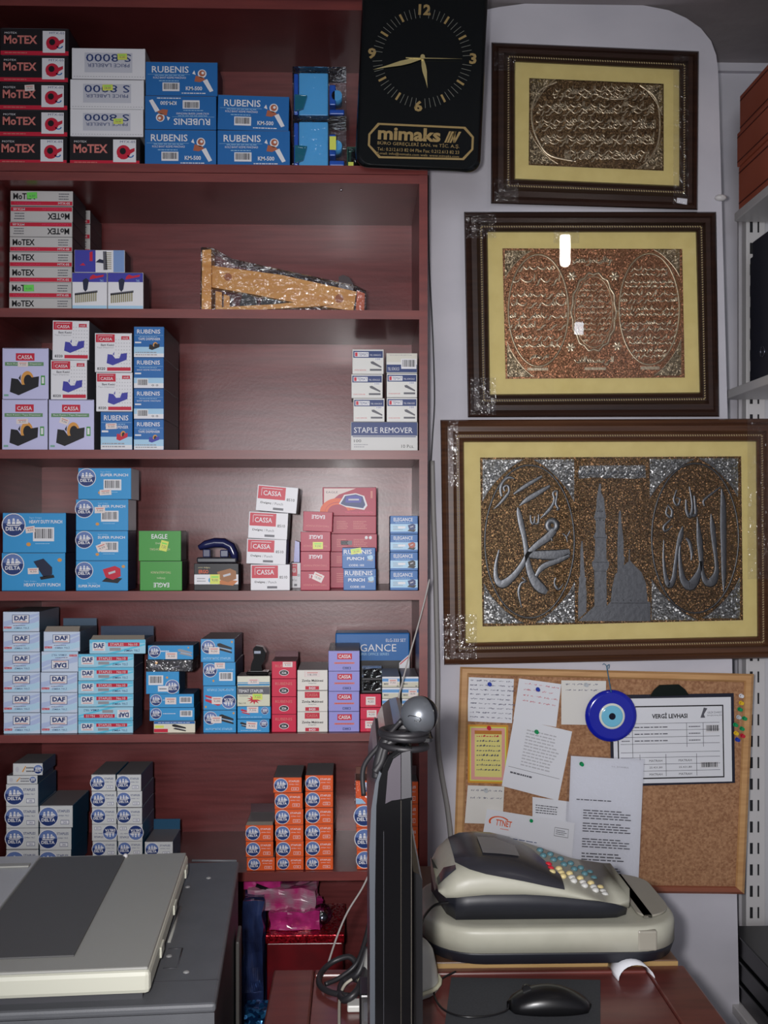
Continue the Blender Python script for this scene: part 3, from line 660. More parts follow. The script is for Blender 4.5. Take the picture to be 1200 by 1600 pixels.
def stack(shelf, where, Yf, depth, items):
    """items bottom to top: (design, x0, x1, ytop[, options])"""
    z = SHELF[shelf]+.0004; n = len(items)
    for i, it in enumerate(items):
        d, x0, x1, yt = it[:4]; o = it[4] if len(it) > 4 else {}
        yf = Yf+o.get('dy', random.uniform(0, .003))
        z1 = at((x0+x1)/2, yt, yf).z
        desc = o.get('desc', DES[d][2])
        if n == 1: pos = 'alone, ' + where
        elif i == n-1: pos = 'top of ' + where
        elif i == 0: pos = 'bottom of ' + where
        else: pos = ORD[i] + ' of ' + where
        carton(d, x0, x1, yt, yt+20, yf, o.get('dep', depth), z, desc + ', ' + pos, dict(o, ht=z1-z-.0004))
        z = z1
S_ = lambda *a: [a]
# ---- shelf 1
mbk = 'motex_black'
stack(1, 'leftmost stack', .012, .17, [(mbk, -4, 105, 213.5), (mbk, -2, 106, 171.5), (mbk, -2, 106, 129, {'st': [(.45, .8, .14, .22, 'w', 4)]}), (mbk, -1, 107, 86.5), (mbk, 0, 108, 44)])
stack(1, 'second stack, top shelf', .012, .17, [(mbk, 108.5, 219, 213.5), ('s8000', 109.5, 224, 170, {'flip': 1, 'st': [(.66, .55, .13, .2, 'y', 2)]}), ('s8000', 109.5, 225, 124, {'flip': 1, 'st': [(.51, .72, .14, .2, 'y', 2)]}), ('s8000', 112, 227, 75, {'flip': 1, 'st': [(.69, .72, .13, .2, 'y', 2)]})])
stack(1, 'third stack, top shelf', .010, .08, [('km', 226, 338, 202.5, {'desc': 'royal blue tape-gun carton, upright'}), ('km', 226.5, 338, 149.5, {'flip': 1, 'desc': 'upside-down royal blue tape-gun carton'}), ('km', 227.5, 340, 96.5, {'desc': 'royal blue tape-gun carton, upright'})])
stack(1, 'fourth stack, top shelf', .010, .08, [('km', 339.5, 453, 203.5), ('km', 339.5, 451, 149, {'rot': 1.2})])
# ---- shelf 2
mw = 'motex_white'
stack(2, 'tall left stack', .048, .10, [(mw, 14, 112, 465.5), (mw, 14, 112, 441, {'st': [(.32, .62, .16, .42, 'g', 3)]}), (mw, 14.5, 112.5, 417), (mw, 14.5, 113, 393.5), (mw, 15, 113, 370), (mw, 15, 113, 346.5, {'flip': 1, 'desc': 'upside-down flat white red-banded carton'}), (mw, 16, 113.5, 322.5, {'flip': 1, 'desc': 'upside-down flat white red-banded carton'}), (mw, 16, 114, 298, {'st': [(.35, .68, .16, .42, 'g', 3)]})])
stack(2, 'row behind the tall left stack', .165, .10, [(mw, 45, 141, 462), (mw, 45, 141, 440), (mw, 45, 141, 418), (mw, 45, 141, 396), (mw, 45, 141, 373), (mw, 45, 141, 350), (mw, 45, 141, 328)])
stack(2, 'pair beside flat cartons', .012, .06, [('comb', 112.5, 167.5, 425.5, {'desc': 'white and indigo comb tool carton, left'})])
stack(2, 'right one beside flat cartons', .012, .06, [('comb', 168.2, 224, 425.5, {'desc': 'white comb tool carton'})])
# ---- shelf 3
cb = 'cassa_big'
stack(3, 'left corner, third shelf', .010, .12, [(cb, 3, 74.5, 623.5, {'st': [(.45, .56, .26, .1, 'w', 2)]}), (cb, 3.5, 76, 543.5, {'st': [(.45, .68, .22, .1, 'w', 0)]})])
c3 = 'cassa8320'
stack(3, 'second stack, third shelf', .010, .12, [(cb, 76, 147, 624, {'st': [(.35, .57, .2, .12, 'w', -20)]}), (c3, 79, 136, 562), (c3, 81.5, 139, 500.5, {'rot': .6})])
stack(3, 'third stack, third shelf', .010, .12, [('rub_tape', 157, 207, 643, {'c': RED, 'st': [(.34, .62, .34, .15, 'w', 2)], 'desc': 'blue carton picturing a red tape dispenser'}), (c3, 150, 207, 581.5), (c3, 148, 206, 520)])
stack(3, 'fourth stack, third shelf', .010, .17, [('rub_tape', 209, 256, 655, {'c': VIO}), ('rub_tape', 209, 256, 607, {'b': 1}), ('rub_tape', 209, 256, 558.5, {'b': 1}), ('rub_tape', 209, 256.5, 510)])
stack(3, 'under six small cartons, third shelf', .010, .09, [('remover', 548, 652.8, 659)])
for (wh, xs) in (('left small column, third shelf', [(552, 601, 622), (549, 598, 584.5), (550.5, 599.5, 545.5)]), ('right small column, third shelf', [(604, 652, 621), (604, 652, 583), (603.5, 652, 551.5)])):
    z = at(600, 659, .010).z+.0004
    for i, (a, b, yt) in enumerate(xs):
        yf = .012+.003*random.random(); z1 = at((a+b)/2, yt, yf).z
        d = 'temat_r' if (i == 2 and a > 600) else 'temat'
        carton(d, a, b, yt, yt+30, yf, .07, z, DES[d][2]+', '+('bottom', 'middle', 'top')[i]+' of '+wh, dict(ht=z1-z-.0004, flip=0))
        z = z1
# ---- shelf 4
dp = 'delta_punch'
stack(4, 'left end, fourth shelf', .012, .09, [(dp, 2.5, 102, 863.5, {'v': 'pic', 'hd': 1, 'st': [(.5, .52, .17, .16, 'w', 2)], 'desc': 'sky blue carton picturing a navy punch'}), (dp, 4, 103, 801, {'hd': 1, 'st': [(.44, .58, .15, .16, 'w', 8)], 'desc': 'wide sky blue carton with barcode'})])
stack(4, 'tall blue stack, fourth shelf', .012, .075, [(dp, 118.5, 200, 876, {'v': 'pic', 'desc': 'sky blue carton picturing a red punch'}), (dp, 118.5, 200, 829, {'st': [(.5, .45, .2, .24, 'w', 22)]}), (dp, 118.5, 200.5, 780, {'st': [(.46, .66, .2, .2, 'w', 2)], 'side': LGREY, 'top': LGREY}), (dp, 122, 205, 731, {'st': [(.52, .22, .22, .18, 'w', 3)], 'side': LGREY, 'top': LGREY})])
stack(4, 'green pair, fourth shelf', .012, .065, [('eagle', 218.5, 284.5, 876.5, {'flip': 1}), ('eagle', 216.5, 283, 829, {'st': [(.6, .5, .18, .34, 'y', -14)]})])
stack(4, 'under the navy hole punch', .012, .045, [('ergo', 303, 373, 880.5, {'st': [(.47, .42, .22, .36, 'y', 0)]})])
c8 = 'c8510'
stack(4, 'leaning white stack', .012, .08, [(c8, 391.5, 453, 881.5), (c8, 384.5, 446.5, 842, {'rot': 2}), (c8, 387, 448.5, 800, {'rot': 3}), (c8, 399, 463, 759, {'rot': 5})])
er = 'eagle_red'
stack(4, 'small crimson column', .012, .06, [(er, 469.5, 515.5, 892, {'flip': 1, 'st': [(.6, .68, .36, .4, 'w', -25)]}), (er, 469.5, 515.5, 861.5, {'flip': 1}), (er, 469.5, 516.5, 830.5, {'flip': 1, 'st': [(.58, .3, .34, .36, 'y', 0)]}), (er, 473, 519, 799, {'flip': 1, 'rot': 2})])
stack(4, 'long stack behind blue pair', .095, .10, [('red_back', 508, 588, 886), ('red_back', 508, 588, 862, {'tab': 0}), ('red_back', 508, 589, 834, {'tab': 1}), ('red_back', 508, 588, 806), ('twohole', 504, 588, 761, {'wrapd': 0})])
stack(4, 'blue pair, fourth shelf', .012, .05, [('rubpunch', 536.5, 587.5, 888.5), ('rubpunch', 534.5, 586.5, 855.5, {'st': [(.42, .84, .32, .26, 'y', 10)]})])
el = 'elegance'
stack(4, 'rightmost column, fourth shelf', .012, .07, [(el, 609.5, 653, 891.5), (el, 609.5, 653, 862.5, {'c': K_}), (el, 609.5, 653, 834.5, {'c': ink((170, 80, 60))}), (el, 609.5, 653, 805.5)])
# ---- shelf 5
stack(5, 'leftmost stack, fifth shelf', .012, .137, [('daf', 5.5, 63, 1113.5), ('daf', 5, 62.5, 1081.5), ('daf', 5, 62.5, 1050), ('daf', 5, 62.5, 1018.5), ('daf', 5, 62, 987), ('daf', 4.5, 61.5, 955.5)])
stack(5, 'second stack, fifth shelf', .012, .137, [('daf', 64, 121, 1114), ('daf', 64, 121, 1082), ('daf', 63.5, 121, 1050), ('daf', 64.5, 122, 1017.5, {'flip': 1, 'desc': 'upside-down pale blue staples carton'}), ('daf', 68, 125, 986.5, {'openf': .010, 'open': .016, 'desc': 'open pale blue staples carton'})])
ds = 'dafst'
stack(5, 'third stack, fifth shelf', .012, .09, [(ds, 121.8, 208, 1126), (ds, 121.8, 208, 1104.5, {'flip': 1, 'desc': 'upside-down long light blue carton'}), (ds, 121.8, 208.5, 1084), (ds, 121.8, 208.5, 1063.5), (ds, 122, 209, 1042.5), (ds, 122, 209, 1021.5), (ds, 139.5, 227.5, 999, {'open': .02, 'openf': .008, 'desc': 'open light blue staples carton'})])
dl = 'delta_stap'
stack(5, 'fourth stack, fifth shelf', .012, .075, [('needle', 240, 305, 1126.5), (dl, 233.5, 304, 1105.5, {'v': 'bar', 'desc': 'flat sky blue barcode carton'}), (dl, 233.5, 303, 1084, {'v': 'bar', 'st': [(.48, .5, .25, .5, 'w', 0)], 'desc': 'flat blue barcode carton with sticker'}), ('barship', 228, 280, 1049, {}), ('darkwrap', 230, 300, 1030.5, {'wrapd': 1}), (dl, 231, 302, 1008, {'v': 'icon', 'st': [(.52, .28, .26, .48, 'w', 0)], 'desc': 'flat sky blue carton picturing grey stapler'})])
da = 'delta_auto'
stack(5, 'fifth stack, fifth shelf', .012, .14, [(da, 317.5, 369, 1109.5, {'st': [(.4, .58, .32, .3, 'w', 0)], 'desc': 'sky blue carton picturing a black stapler'}), (da, 317.5, 369, 1071.5, {'c': RED, 'flip': 1, 'st': [(.42, .4, .32, .3, 'w', 0)], 'desc': 'upside-down sky blue carton with red stapler'}), (da, 317, 368, 1034.5, {'v': 'bar', 'st': [(.52, .86, .32, .26, 'w', 0)], 'desc': 'sky blue carton with barcode'}), (da, 313.5, 366.5, 998, {'st': [(.4, .5, .32, .3, 'w', 0)], 'desc': 'sky blue carton picturing a black stapler'})])
stack(5, 'sixth stack, under stapler', .012, .06, [('delta_small', 370.8, 421, 1123.5, {'st': [(.45, .55, .34, .55, 'w', -4)]}), ('delta_small', 370.8, 423, 1103.5, {'c': RED, 'st': [(.46, .75, .34, .5, 'w', 0)], 'desc': 'small sky blue carton with red stapler'}), ('temstap', 370.5, 422, 1073, {'st': [(.62, .5, .3, .3, 'y', 0)]}), ('temlow', 370.5, 422, 1056, {'st': [(.5, .5, .34, .5, 'w', 0)]})])
stack(5, 'red column, fifth shelf', .012, .08, [('r326', 424.5, 463, 1116), ('r326', 424.5, 463, 1088.5), ('r326', 424.5, 463, 1060.5), ('r326', 424.5, 463, 1033, {'open': .012, 'st': [(.65, .82, .4, .3, 'w', 0)], 'desc': 'open red carton with oval number'})])
stack(5, 'white and red column', .012, .13, [('c8420', 464.5, 512, 1111.5), ('c8420', 464.5, 512, 1079), ('c8420', 464.5, 512, 1046.5, {'st': [(.5, .8, .5, .3, 'w', 0)]})])
stack(5, 'lavender column', .012, .15, [('cpurp', 513.5, 561.5, 1111.5), ('cpurp', 513.2, 561.5, 1080), ('cpurp', 513.2, 562, 1048.5), ('cpurp', 513, 562, 1016.5)])
sr = 'smallred'
stack(5, 'small red column, fifth shelf', .012, .04, [(sr, 562.8, 596.5, 1124, {'st': [(.46, .6, .46, .6, 'w', 0)]}), (sr, 562.8, 596, 1105.5, {'st': [(.54, .5, .46, .6, 'w', 0)]}), (sr, 562.8, 595.5, 1084, {'st': [(.5, .5, .46, .6, 'w', 0)]})])
stack(5, 'cream column left of webcam', .014, .13, [('max', 597.5, 626.5, 1125.5), ('max', 597.5, 626, 1108.5, {'st': [(.6, .5, .5, .6, 'w', 0)]}), ('max', 597, 625.5, 1091.5), ('max', 597, 625.5, 1074), ('max', 597, 625, 1057, {'st': [(.6, .5, .5, .6, 'w', 0)]})])
stack(5, 'cream column above webcam', .014, .13, [('max', 628, 654, 1125.5), ('max', 628, 654, 1108.5), ('max', 628, 654, 1091.5), ('max', 627.5, 654, 1074, {'st': [(.66, .5, .5, .6, 'w', 0)]}), ('max', 627.5, 654, 1057)])
# ---- shelf 6
w6 = 'dstap'
stack(6, 'leftmost stack, sixth shelf', .010, .125, [(w6, 9.5, 60, 1327.5, {'n': '24/6'}), (w6, 9.5, 60, 1293.5, {'n': '24/6'}), (w6, 9.5, 60, 1259.5, {'n': '24/6'}), (w6, 9.3, 59.5, 1225, {'n': '24/6'}), ('thin', 10.5, 58.5, 1211.5, {'dep': .11}), ('thin', 20, 66.5, 1192.5, {'dep': .09})])
stack(6, 'second stack, sixth shelf', .010, .125, [(w6, 62, 111, 1328, {'n': '24/6'}), (w6, 62, 111.5, 1293.8, {'n': '24/6'}), (w6, 62, 113.5, 1258.5, {'n': '24/6'})])
for (nm, a, b) in (('third stack, sixth shelf', 143.5, 182.5), ('fourth stack, sixth shelf', 183.5, 222.5)):
    stack(6, nm, .010, .12, [(w6, a+1, b, 1338), (w6, a+1, b, 1314), (w6, a, b, 1287.5, {'flip': 1, 'desc': 'upside-down white staples carton'}), (w6, a, b-.5, 1262), (w6, a-.5, b-.5, 1236), (w6, a-1, b-2, 1210)])
stack(6, 'beside fourth stack, sixth shelf', .010, .09, [(w6, 226, 270, 1339), (w6, 226, 270, 1315, {'open': .022, 'desc': 'open white staples carton'})])
of = {'c': WH, 'base': ORG}
stack(6, 'short orange column', .010, .10, [('orange', 385.5, 429.5, 1339.5, of), ('orange', 384, 427, 1314.5, of), ('orange', 383.5, 427, 1289, dict(of, openf=.004, open=.018, desc='open orange staples carton'))])
stack(6, 'middle orange column', .010, .11, [('orange', 431, 474.5, 1339, of), ('orange', 431, 474.5, 1314, of), ('orange', 430, 474, 1289, of), ('orange', 429.5, 474, 1264, of), ('orange', 429, 473, 1239, of), ('orange', 427, 471.5, 1214.5, of)])
stack(6, 'right orange column', .010, .11, [('orange', 477, 520.5, 1338, of), ('orange', 477, 520.5, 1313, of), ('orange', 477, 520.5, 1287.5, of), ('orange', 477, 520.5, 1262, of), ('orange', 477, 520.5, 1236.5, of), ('orange', 477, 520.5, 1211, of)])
stack(6, 'column left of the monitor', .010, .06, [('orange', 557.5, 604, 1328, of), ('orange', 557, 604, 1293, of), ('orange', 556.5, 604, 1256, of), ('orgtop', 555.5, 603, 1219, {'wrapd': 1, 'open': .015})])
stack(6, 'column right of the monitor', .010, .06, [('orange', 611, 653.5, 1327, of), ('orange', 611, 653.5, 1291, of), ('orange', 611, 653.5, 1256, of), ('orange', 611, 653.5, 1221, dict(of, open=.02))])
# sideways comb carton on the two comb cartons
z = at(160, 425.5, .012).z+.0006
carton('comb_side', 116, 195, 390.5, 425, .016, .055, z, 'indigo and white comb tool carton lying across the other two', dict(ht=at(160, 390.5, .016).z-z))
# white carton on its side, half hidden behind the leaning white stack
z = SHELF[4]+.0004
carton('c8510', 452, 470, 880, 921, .10, .10, z, 'white punch carton half hidden between the white and crimson stacks', dict(ht=.055))
p = at(464, 862, .10)
mb = MB(); mb.prism([at(459, 876, .12)+Vector((0, .05, 0)), at(468, 876, .12)+Vector((0, .05, 0)), at(468, 845, .12)+Vector((0, .05, 0)), at(461, 842, .12)+Vector((0, .05, 0))], (0, -.05, 0), mat('violet_plastic', (70, 74, 170), 0.3))
ob = mb.build('hole_punch'); origin_to(ob, (p.x, .12, z+.056)); tag(ob, 'violet-blue hole punch peeking between white and crimson stacks', 'hole punch')
ob.location.z = ob.location.z - (min(v.co.z for v in ob.data.vertices)+ob.location.z-(z+.0555))
# big blue boxed desk set behind, shelf 5
mb = MB(); z = SHELF[5]+.0005
A = at(524, 1000, .17); B = at(640, 1000, .17); Zt = at(580, 989, .17).z; wd = B.x-A.x
mb.box((-wd/2, 0, 0), (wd/2, .07, Zt-z), BLUE, {4: PALE}, .003)
ht = Zt-z
def P(u, v, k): return ((u-.5)*wd, -.0004-.00012*k, v*ht)
y_ = lambda py: (at(580, py, .17).z-z)/ht
mb.R(P, 0, 0, 1, y_(1032), K_, 0); mb.T(P, 'ELEGANCE', .12, y_(1018), .82, y_(1006.5), WH, 1, .0); mb.T(P, 'ELG-333 SET', .68, y_(1003), .95, y_(998), WH, 1)
mb.T(P, 'SUPER OFFICE SERIES', .3, y_(1024), .72, y_(1020), PALE, 1); mb.G(P, [(.86, y_(1046)), (.86, y_(1036)), (1, y_(1022)), (1, y_(1046))], WH, 1); mb.G(P, [(.87, y_(1037)), (1, y_(1024)), (1, y_(1026)), (.87, y_(1039))], RED, 2)
ob = mb.build('gift_set_box'); ob.location = ((A.x+B.x)/2, .17, z); tag(ob, 'big blue boxed stationery set behind lavender and cream columns', 'box')
# dark stapler blister packs between lavender and cream columns, shelf 5
z5 = at(580, 1084, .012).z+.0008
for i, (yt, yb) in enumerate(((1061, 1083), (1040, 1060))):
    t = thing('stapler_pack', (at(581, 1060, .03).x, .035, z5), ('lower', 'upper')[i]+' dark clear-wrapped stapler pack on the small red column', 'stapler', 'dark stapler packs')
    zt_ = z5+.026; a = at(565, 1060, .02).x; b = at(597, 1060, .02).x
    MB().box((a, .015, z5), (b, .055, z5+.006), BLACKP, bev=.001).build('backing_card', t)
    mb = MB(); mb.loft([[(a+.004, .022, z5+.006), (a+.004, .048, z5+.006), (a+.004, .046, z5+.02), (a+.004, .024, z5+.02)], [(b-.01, .022, z5+.006), (b-.01, .048, z5+.006), (b-.01, .044, z5+.024), (b-.01, .026, z5+.024)], [(b-.002, .026, z5+.006), (b-.002, .044, z5+.006), (b-.002, .042, z5+.012), (b-.002, .028, z5+.012)]], GLOSSB); mb.build('stapler_body', t)
    mb = MB(); mb.box((a+.001, .016, z5+.0062), (b-.001, .054, z5+.0255), CLEAR); mb.build('blister', t)
    z5 += .0265

# ---------------------------------------------------------------- boxed tape dispensers, top shelf
for i, (yt, yb) in enumerate(((180.5, 255), (104, 180))):
    Yf = .014; A = at(457, 180, Yf); B = at(541, 180, Yf); z0 = SHELF[1]+.0005 if i == 0 else at(500, 180.5, Yf).z+.0005
    z1 = at(500, yt, Yf).z-.0003; W = B.x-A.x; H = z1-z0
    t = thing('tape_dispenser', ((A.x+B.x)/2, Yf, z0), ('lower', 'upper')[i]+' sky blue tape dispenser in a clear case on the top shelf', 'tape dispenser', 'sky blue tape dispensers in clear cases')
    X = lambda u: A.x+u*W
    Z = lambda v: z0+v*H
    mb = MB(); mb.box((X(.11), Yf+.012, Z(.03)), (X(.66), Yf+.05, Z(.93)), mat('sky_blue_plastic', (92, 182, 236), 0.35), bev=.003); mb.build('body', t)
    mb = MB(); mb.box((X(.02), Yf+.01, Z(.05)), (X(.1), Yf+.06, Z(.9)), mat('royal_blue_plastic', (30, 90, 190), 0.3), bev=.002); mb.build('base_plate', t)
    mb = MB(); mb.prism([(X(.04), Yf+.012, Z(.1)), (X(.2), Yf+.012, Z(.16)), (X(.27), Yf+.012, Z(.42)), (X(.04), Yf+.012, Z(.44))], (0, -.009, 0), mat('teal_plastic', (20, 110, 130), 0.2)); mb.build('cutter', t)
    mb = MB(); mb.box((X(.68), Yf+.02, Z(.3)), (X(.8), Yf+.05, Z(.72)), MC['royal_blue_plastic'], bev=.002); mb.box((X(.68), Yf+.018, Z(.1)), (X(.96), Yf+.055, Z(.2)), MC['royal_blue_plastic'], bev=.002); mb.cyl((X(.82), Yf+.02, Z(.5)), (X(.82), Yf+.06, Z(.5)), .011, MC['sky_blue_plastic']); mb.build('roller_arm', t)
    mb = MB(); mb.box((X(0), Yf, z0), (X(1), Yf+.075, z1), CLEAR); mb.build('clear_case', t)
    if i == 0:
        mb = MB(); mb.box((X(.69), Yf-.0012, Z(.34)), (X(.81), Yf-.0004, Z(.6)), YEL); mb.build('price_sticker', t)
p = at(548, 230, .06)
t = thing('stamp_pack', (p.x, .06, SHELF[1]+.0005), 'small dark blister pack with lime sticker half behind the clock', 'package')
MB().box((p.x-.008, .05, SHELF[1]+.0005), (p.x+.03, .056, SHELF[1]+.058), mat('green_backing_card', (40, 90, 70), 0.4)).build('backing_card', t)
MB().box((p.x-.006, .03, SHELF[1]+.004), (p.x+.026, .05, SHELF[1]+.05), CLEAR, bev=.003).build('blister', t)
mb = MB(); mb.cyl((p.x+.01, .04, SHELF[1]+.01), (p.x+.01, .04, SHELF[1]+.042), .009, GLOSSB); mb.build('stamp_body', t)
MB().box((p.x-.005, .0292, SHELF[1]+.004), (p.x+.006, .03, SHELF[1]+.018), YEL).build('price_sticker', t)

# ---------------------------------------------------------------- wrapped wooden tool, second shelf
YT = .02; BW = mat('varnished_birch', (208, 154, 78), 0.35, noise=((8, 8, 80), (192, 134, 62)))
z2 = SHELF[2]+.0005; off = lambda py, Y=YT: at(440, py, Y).z
t = thing('wooden_tool', (at(440, 470, YT).x, .045, z2), 'shrink-wrapped wooden tool with a long slanted board on the second shelf', 'tool')
def pz(px, py, Y=YT):
    v = at(px, py, Y); v.z = max(v.z-at(440, 480, Y).z+z2, z2); return v
def board(pts, th, m, name, Y=YT, dy=0): mb = MB(); mb.prism([pz(a, b, Y)+Vector((0, th+dy, 0)) for a, b in pts], (0, -th, 0), m); return mb.build(name, t)
board([(315, 479), (330, 480), (330, 383), (316, 384)], .05, BW, 'end_board')
board([(330, 406), (330, 440), (400, 452), (470, 466), (552, 477), (557, 447), (440, 421)], .02, BW, 'slanted_board', dy=.012)
board([(556, 478), (569, 478), (570, 452), (558, 447)], .04, mat('wood_end_grain', (176, 84, 48), 0.5), 'end_block')
board([(334, 479), (342, 473), (430, 468), (480, 463), (505, 464), (520, 468), (500, 471), (430, 475), (370, 479)], .012, BW, 'lower_rod', dy=.004)
board([(336, 478), (346, 478), (346, 449), (336, 447)], .012, BW, 'upright_block', dy=.006)
board([(349, 472), (358, 472), (358, 455), (349, 452)], .012, BW, 'upright_block', dy=.006)
board([(372, 471), (400, 471), (398, 458), (390, 452), (378, 449)], .012, BLACKP, 'metal_clamp', dy=.014)
board([(404, 470), (450, 467), (436, 461), (410, 456)], .01, BLACKP, 'metal_clamp', dy=.014)
board([(528, 438), (552, 445), (551, 430), (545, 421), (536, 417), (529, 420)], .006, mat('smoked_plastic', (70, 60, 62), 0.25), 'guard_tab', dy=.03)
mb = MB(); c = pz(530, 458, YT); mb.cyl((c.x, YT+.0118, c.z), (c.x, YT+.0105, c.z), .009, mat('wood_plug', (150, 88, 50), 0.5)); c = pz(355, 424); mb.cyl((c.x, YT+.0118, c.z), (c.x, YT+.0105, c.z), .008, MC['wood_plug']); mb.build('peg', t)
mb = MB(); wp = [(313, 480), (572, 480), (572, 448), (556, 440), (440, 415), (362, 398), (333, 381), (314, 380)]
mb.prism([pz(a, b, .017)+Vector((0, .058, 0)) for a, b in wp], (0, -.058, 0), WRAP); mb.build('shrink_wrap', t)

# ---------------------------------------------------------------- hole punch on the black carton, fourth shelf
z0 = at(338, 880.5, .012).z+.0008
NVP = mat('navy_gloss_plastic', (30, 34, 76), 0.2, 0, 0.5); DKB = mat('charcoal_plastic', (44, 44, 52), 0.3)
t = thing('hole_punch', (at(340, 870, .03).x, .035, z0), 'navy blue hole punch standing on the black and white carton', 'hole punch')
X = lambda px: at(px, 870, .03).x
Zp = lambda py: z0+(at(340, 880.5, .03).z*0+(880.5-py)/F*2.1)
mb = MB(); mb.box((X(309), .014, z0), (X(371), .058, z0+.012), DKB, bev=.003); mb.build('base', t)
mb = MB()
hp = [(312, 857, .006), (322, 852, .0095), (336, 849, .0105), (350, 849.5, .0105), (361, 855, .0095), (366, 866, .0085), (367, 877, .0075)]
rg_ = []
for k_, (a, b, r_) in enumerate(hp):
    a0, b0 = hp[max(k_-1, 0)][:2]; a1, b1 = hp[min(k_+1, len(hp)-1)][:2]
    tt = Vector((X(a1)-X(a0), 0, Zp(b1)-Zp(b0))).normalized(); nn = Vector((-tt.z, 0, tt.x)); cc = Vector((X(a), .035, Zp(b)))
    rg_.append([cc+nn*(r_*math.copysign(abs(math.sin(q*PI/10))**.8, math.sin(q*PI/10)))+Vector((0, -.021*math.copysign(abs(math.cos(q*PI/10))**.6, math.cos(q*PI/10)), 0)) for q in range(20)])
mb.loft(rg_, NVP); mb.build('handle', t)
mb = MB(); mb.box((X(318), .018, z0+.012), (X(330), .052, Zp(859)), mat('navy_bracket', (44, 48, 84), 0.35), bev=.002); mb.box((X(345), .018, z0+.012), (X(358), .052, Zp(860)), NVP, bev=.002); mb.build('punch_bracket', t)
# black stapler standing on the sixth stack
z0 = at(396, 1056, .012).z+.0008
t = thing('stapler', (at(402, 1050, .03).x, .035, z0), 'small black stapler standing on the cream striped carton', 'stapler')
X = lambda px: at(px, 1040, .03).x; Zp = lambda py: z0+(1056-py)/F*2.1
mb = MB(); mb.box((X(386), .014, z0), (X(420), .05, z0+.007), GLOSSB, bev=.0025); mb.build('base', t)
mb = MB(); mb.prism([Vector((X(a), .045, Zp(b))) for a, b in [(392, 1051), (411, 1051), (409, 1042), (414, 1034), (416, 1022), (411, 1013), (400, 1011), (396, 1016), (397, 1030), (393, 1040)]], (0, -.024, 0), GLOSSB); mb.build('body', t)
mb = MB(); mb.box((X(398), .0195, Zp(1023)), (X(408), .021, Zp(1019)), mat('steel_grey', (120, 124, 136), 0.25, 0.9)); mb.build('front_plate', t)

# ---------------------------------------------------------------- clock
YC = -.038; ca, sa = math.cos(math.radians(2.6)), math.sin(math.radians(2.6))
def ck(x, y, k=0, Y=YC):
    """clock plate coordinates in photo pixels around the dial centre, turned slightly"""
    return at(660+x*ca-y*sa, 91+x*sa+y*ca, Y-.0003*k)
cl = thing('wall_clock', (at(660, 91, 0).x, -.02, at(660, 91, 0).z), 'black rectangular advertising wall clock with gold markings, hung on the bookcase', 'clock')
def rr(x0, y0, x1, y1, r, n=6):
    out = []
    for cx, cy, a0 in ((x1-r, y1-r, 0), (x0+r, y1-r, PI/2), (x0+r, y0+r, PI), (x1-r, y0+r, 3*PI/2)):
        for i in range(n+1): a = a0+PI/2*i/n; out.append((cx+r*math.cos(a), cy+r*math.sin(a)))
    return out
CB = mat('clock_black_gloss', (9, 14, 16), 0.16, 0, 0.5)
mb = MB(); rings = []
for ins, Y in ((3, -.001), (0, -.006), (0, -.028), (2, -.034), (6, YC)):
    rings.append([ck(x, y, 0, Y) for x, y in rr(-98+ins, -120+ins, 98-ins, 175-ins, 20)])
mb.loft(rings, CB, True, False)
n = len(mb.v)-len(rings[0]); mb.face([n+i for i in range(len(rings[0]))], CB)
n0 = 0; mb.face([i for i in range(len(rings[0]))][::-1], CB); o = mb.build('case', cl)
Pc = lambda u, v, k: ck(u, v, k+1)
mb = MB(); DG = mat('clock_tick_grey', (110, 112, 104), 0.4)
for i in range(60):
    if i in (0, 15, 30, 45): continue
    a = i*PI/30; s_, c_ = math.sin(a), -math.cos(a); big = i % 5 == 0; r0, r1, h = (64, 77, 1.7) if big else (63, 78, .38)
    # ticks follow the slightly boxy dial ring
    px_, py_ = c_, -s_
    q = [(s_*r0-px_*-h, c_*r0-py_*-h), (s_*r0+px_*-h, c_*r0+py_*-h), (s_*r1+px_*-h, c_*r1+py_*-h), (s_*r1-px_*-h, c_*r1-py_*-h)]
    mb.G(Pc, q, GOLD if big else DG, 1)
for s_, x, y, hw in (('12', 0, -76, 9.5), ('3', 79, -3, 5.5), ('6', -3, 75, 6.5), ('9', -79, -4, 6.5)): mb.T(Pc, s_, x-hw, y+8.5, x+hw, y-8.5, GOLD, 1, .04)
mb.build('dial_marks', cl)
mb = MB(); oc = [(-79, 122), (-65, 104), (72, 104), (86, 119), (86, 139), (72, 156), (-61, 159), (-79, 140)]
octo = lambda k: [(3.5+(x-3.5)*k*(1 if k == 1 else .995), 131+(y-131)*(1-(1-k)*3.3)) for x, y in oc]
A_, B_ = octo(1), octo(.965)
for i in range(8):
    j = (i+1) % 8; n = mb.add([Pc(*A_[i], 1), Pc(*A_[j], 1), Pc(*B_[j], 1), Pc(*B_[i], 1)]); mb.face((n, n+3, n+2, n+1), GOLD)
mb.T(Pc, 'mimaks', -64, 130, 34, 109, GOLD, 1, .035)
for i in range(3): mb.G(Pc, [(40+i*4, 130), (43+i*4, 130), (50+i*4, 112), (47+i*4, 112)], GOLD, 1)
mb.G(Pc, [(53, 112), (57, 112), (57, 130), (54, 130)], GOLD, 1); mb.G(Pc, [(57, 130), (54, 130), (62, 112), (66, 112)], GOLD, 1)
mb.T(Pc, 'BÜRO GEREÇLERİ SAN. ve TİC. A.Ş.', -64, 139, 64, 131, GOLD, 1); mb.T(Pc, 'Tel.: 0.212.613 82 04 Pbx Fax: 0.212.613 82 23', -64, 147, 64, 142, GOLD, 1); mb.T(Pc, 'E-mail: info@mimaks.com web: www.mimaks.com', -64, 154, 64, 149, GOLD, 1)
mb.build('name_plate', cl)
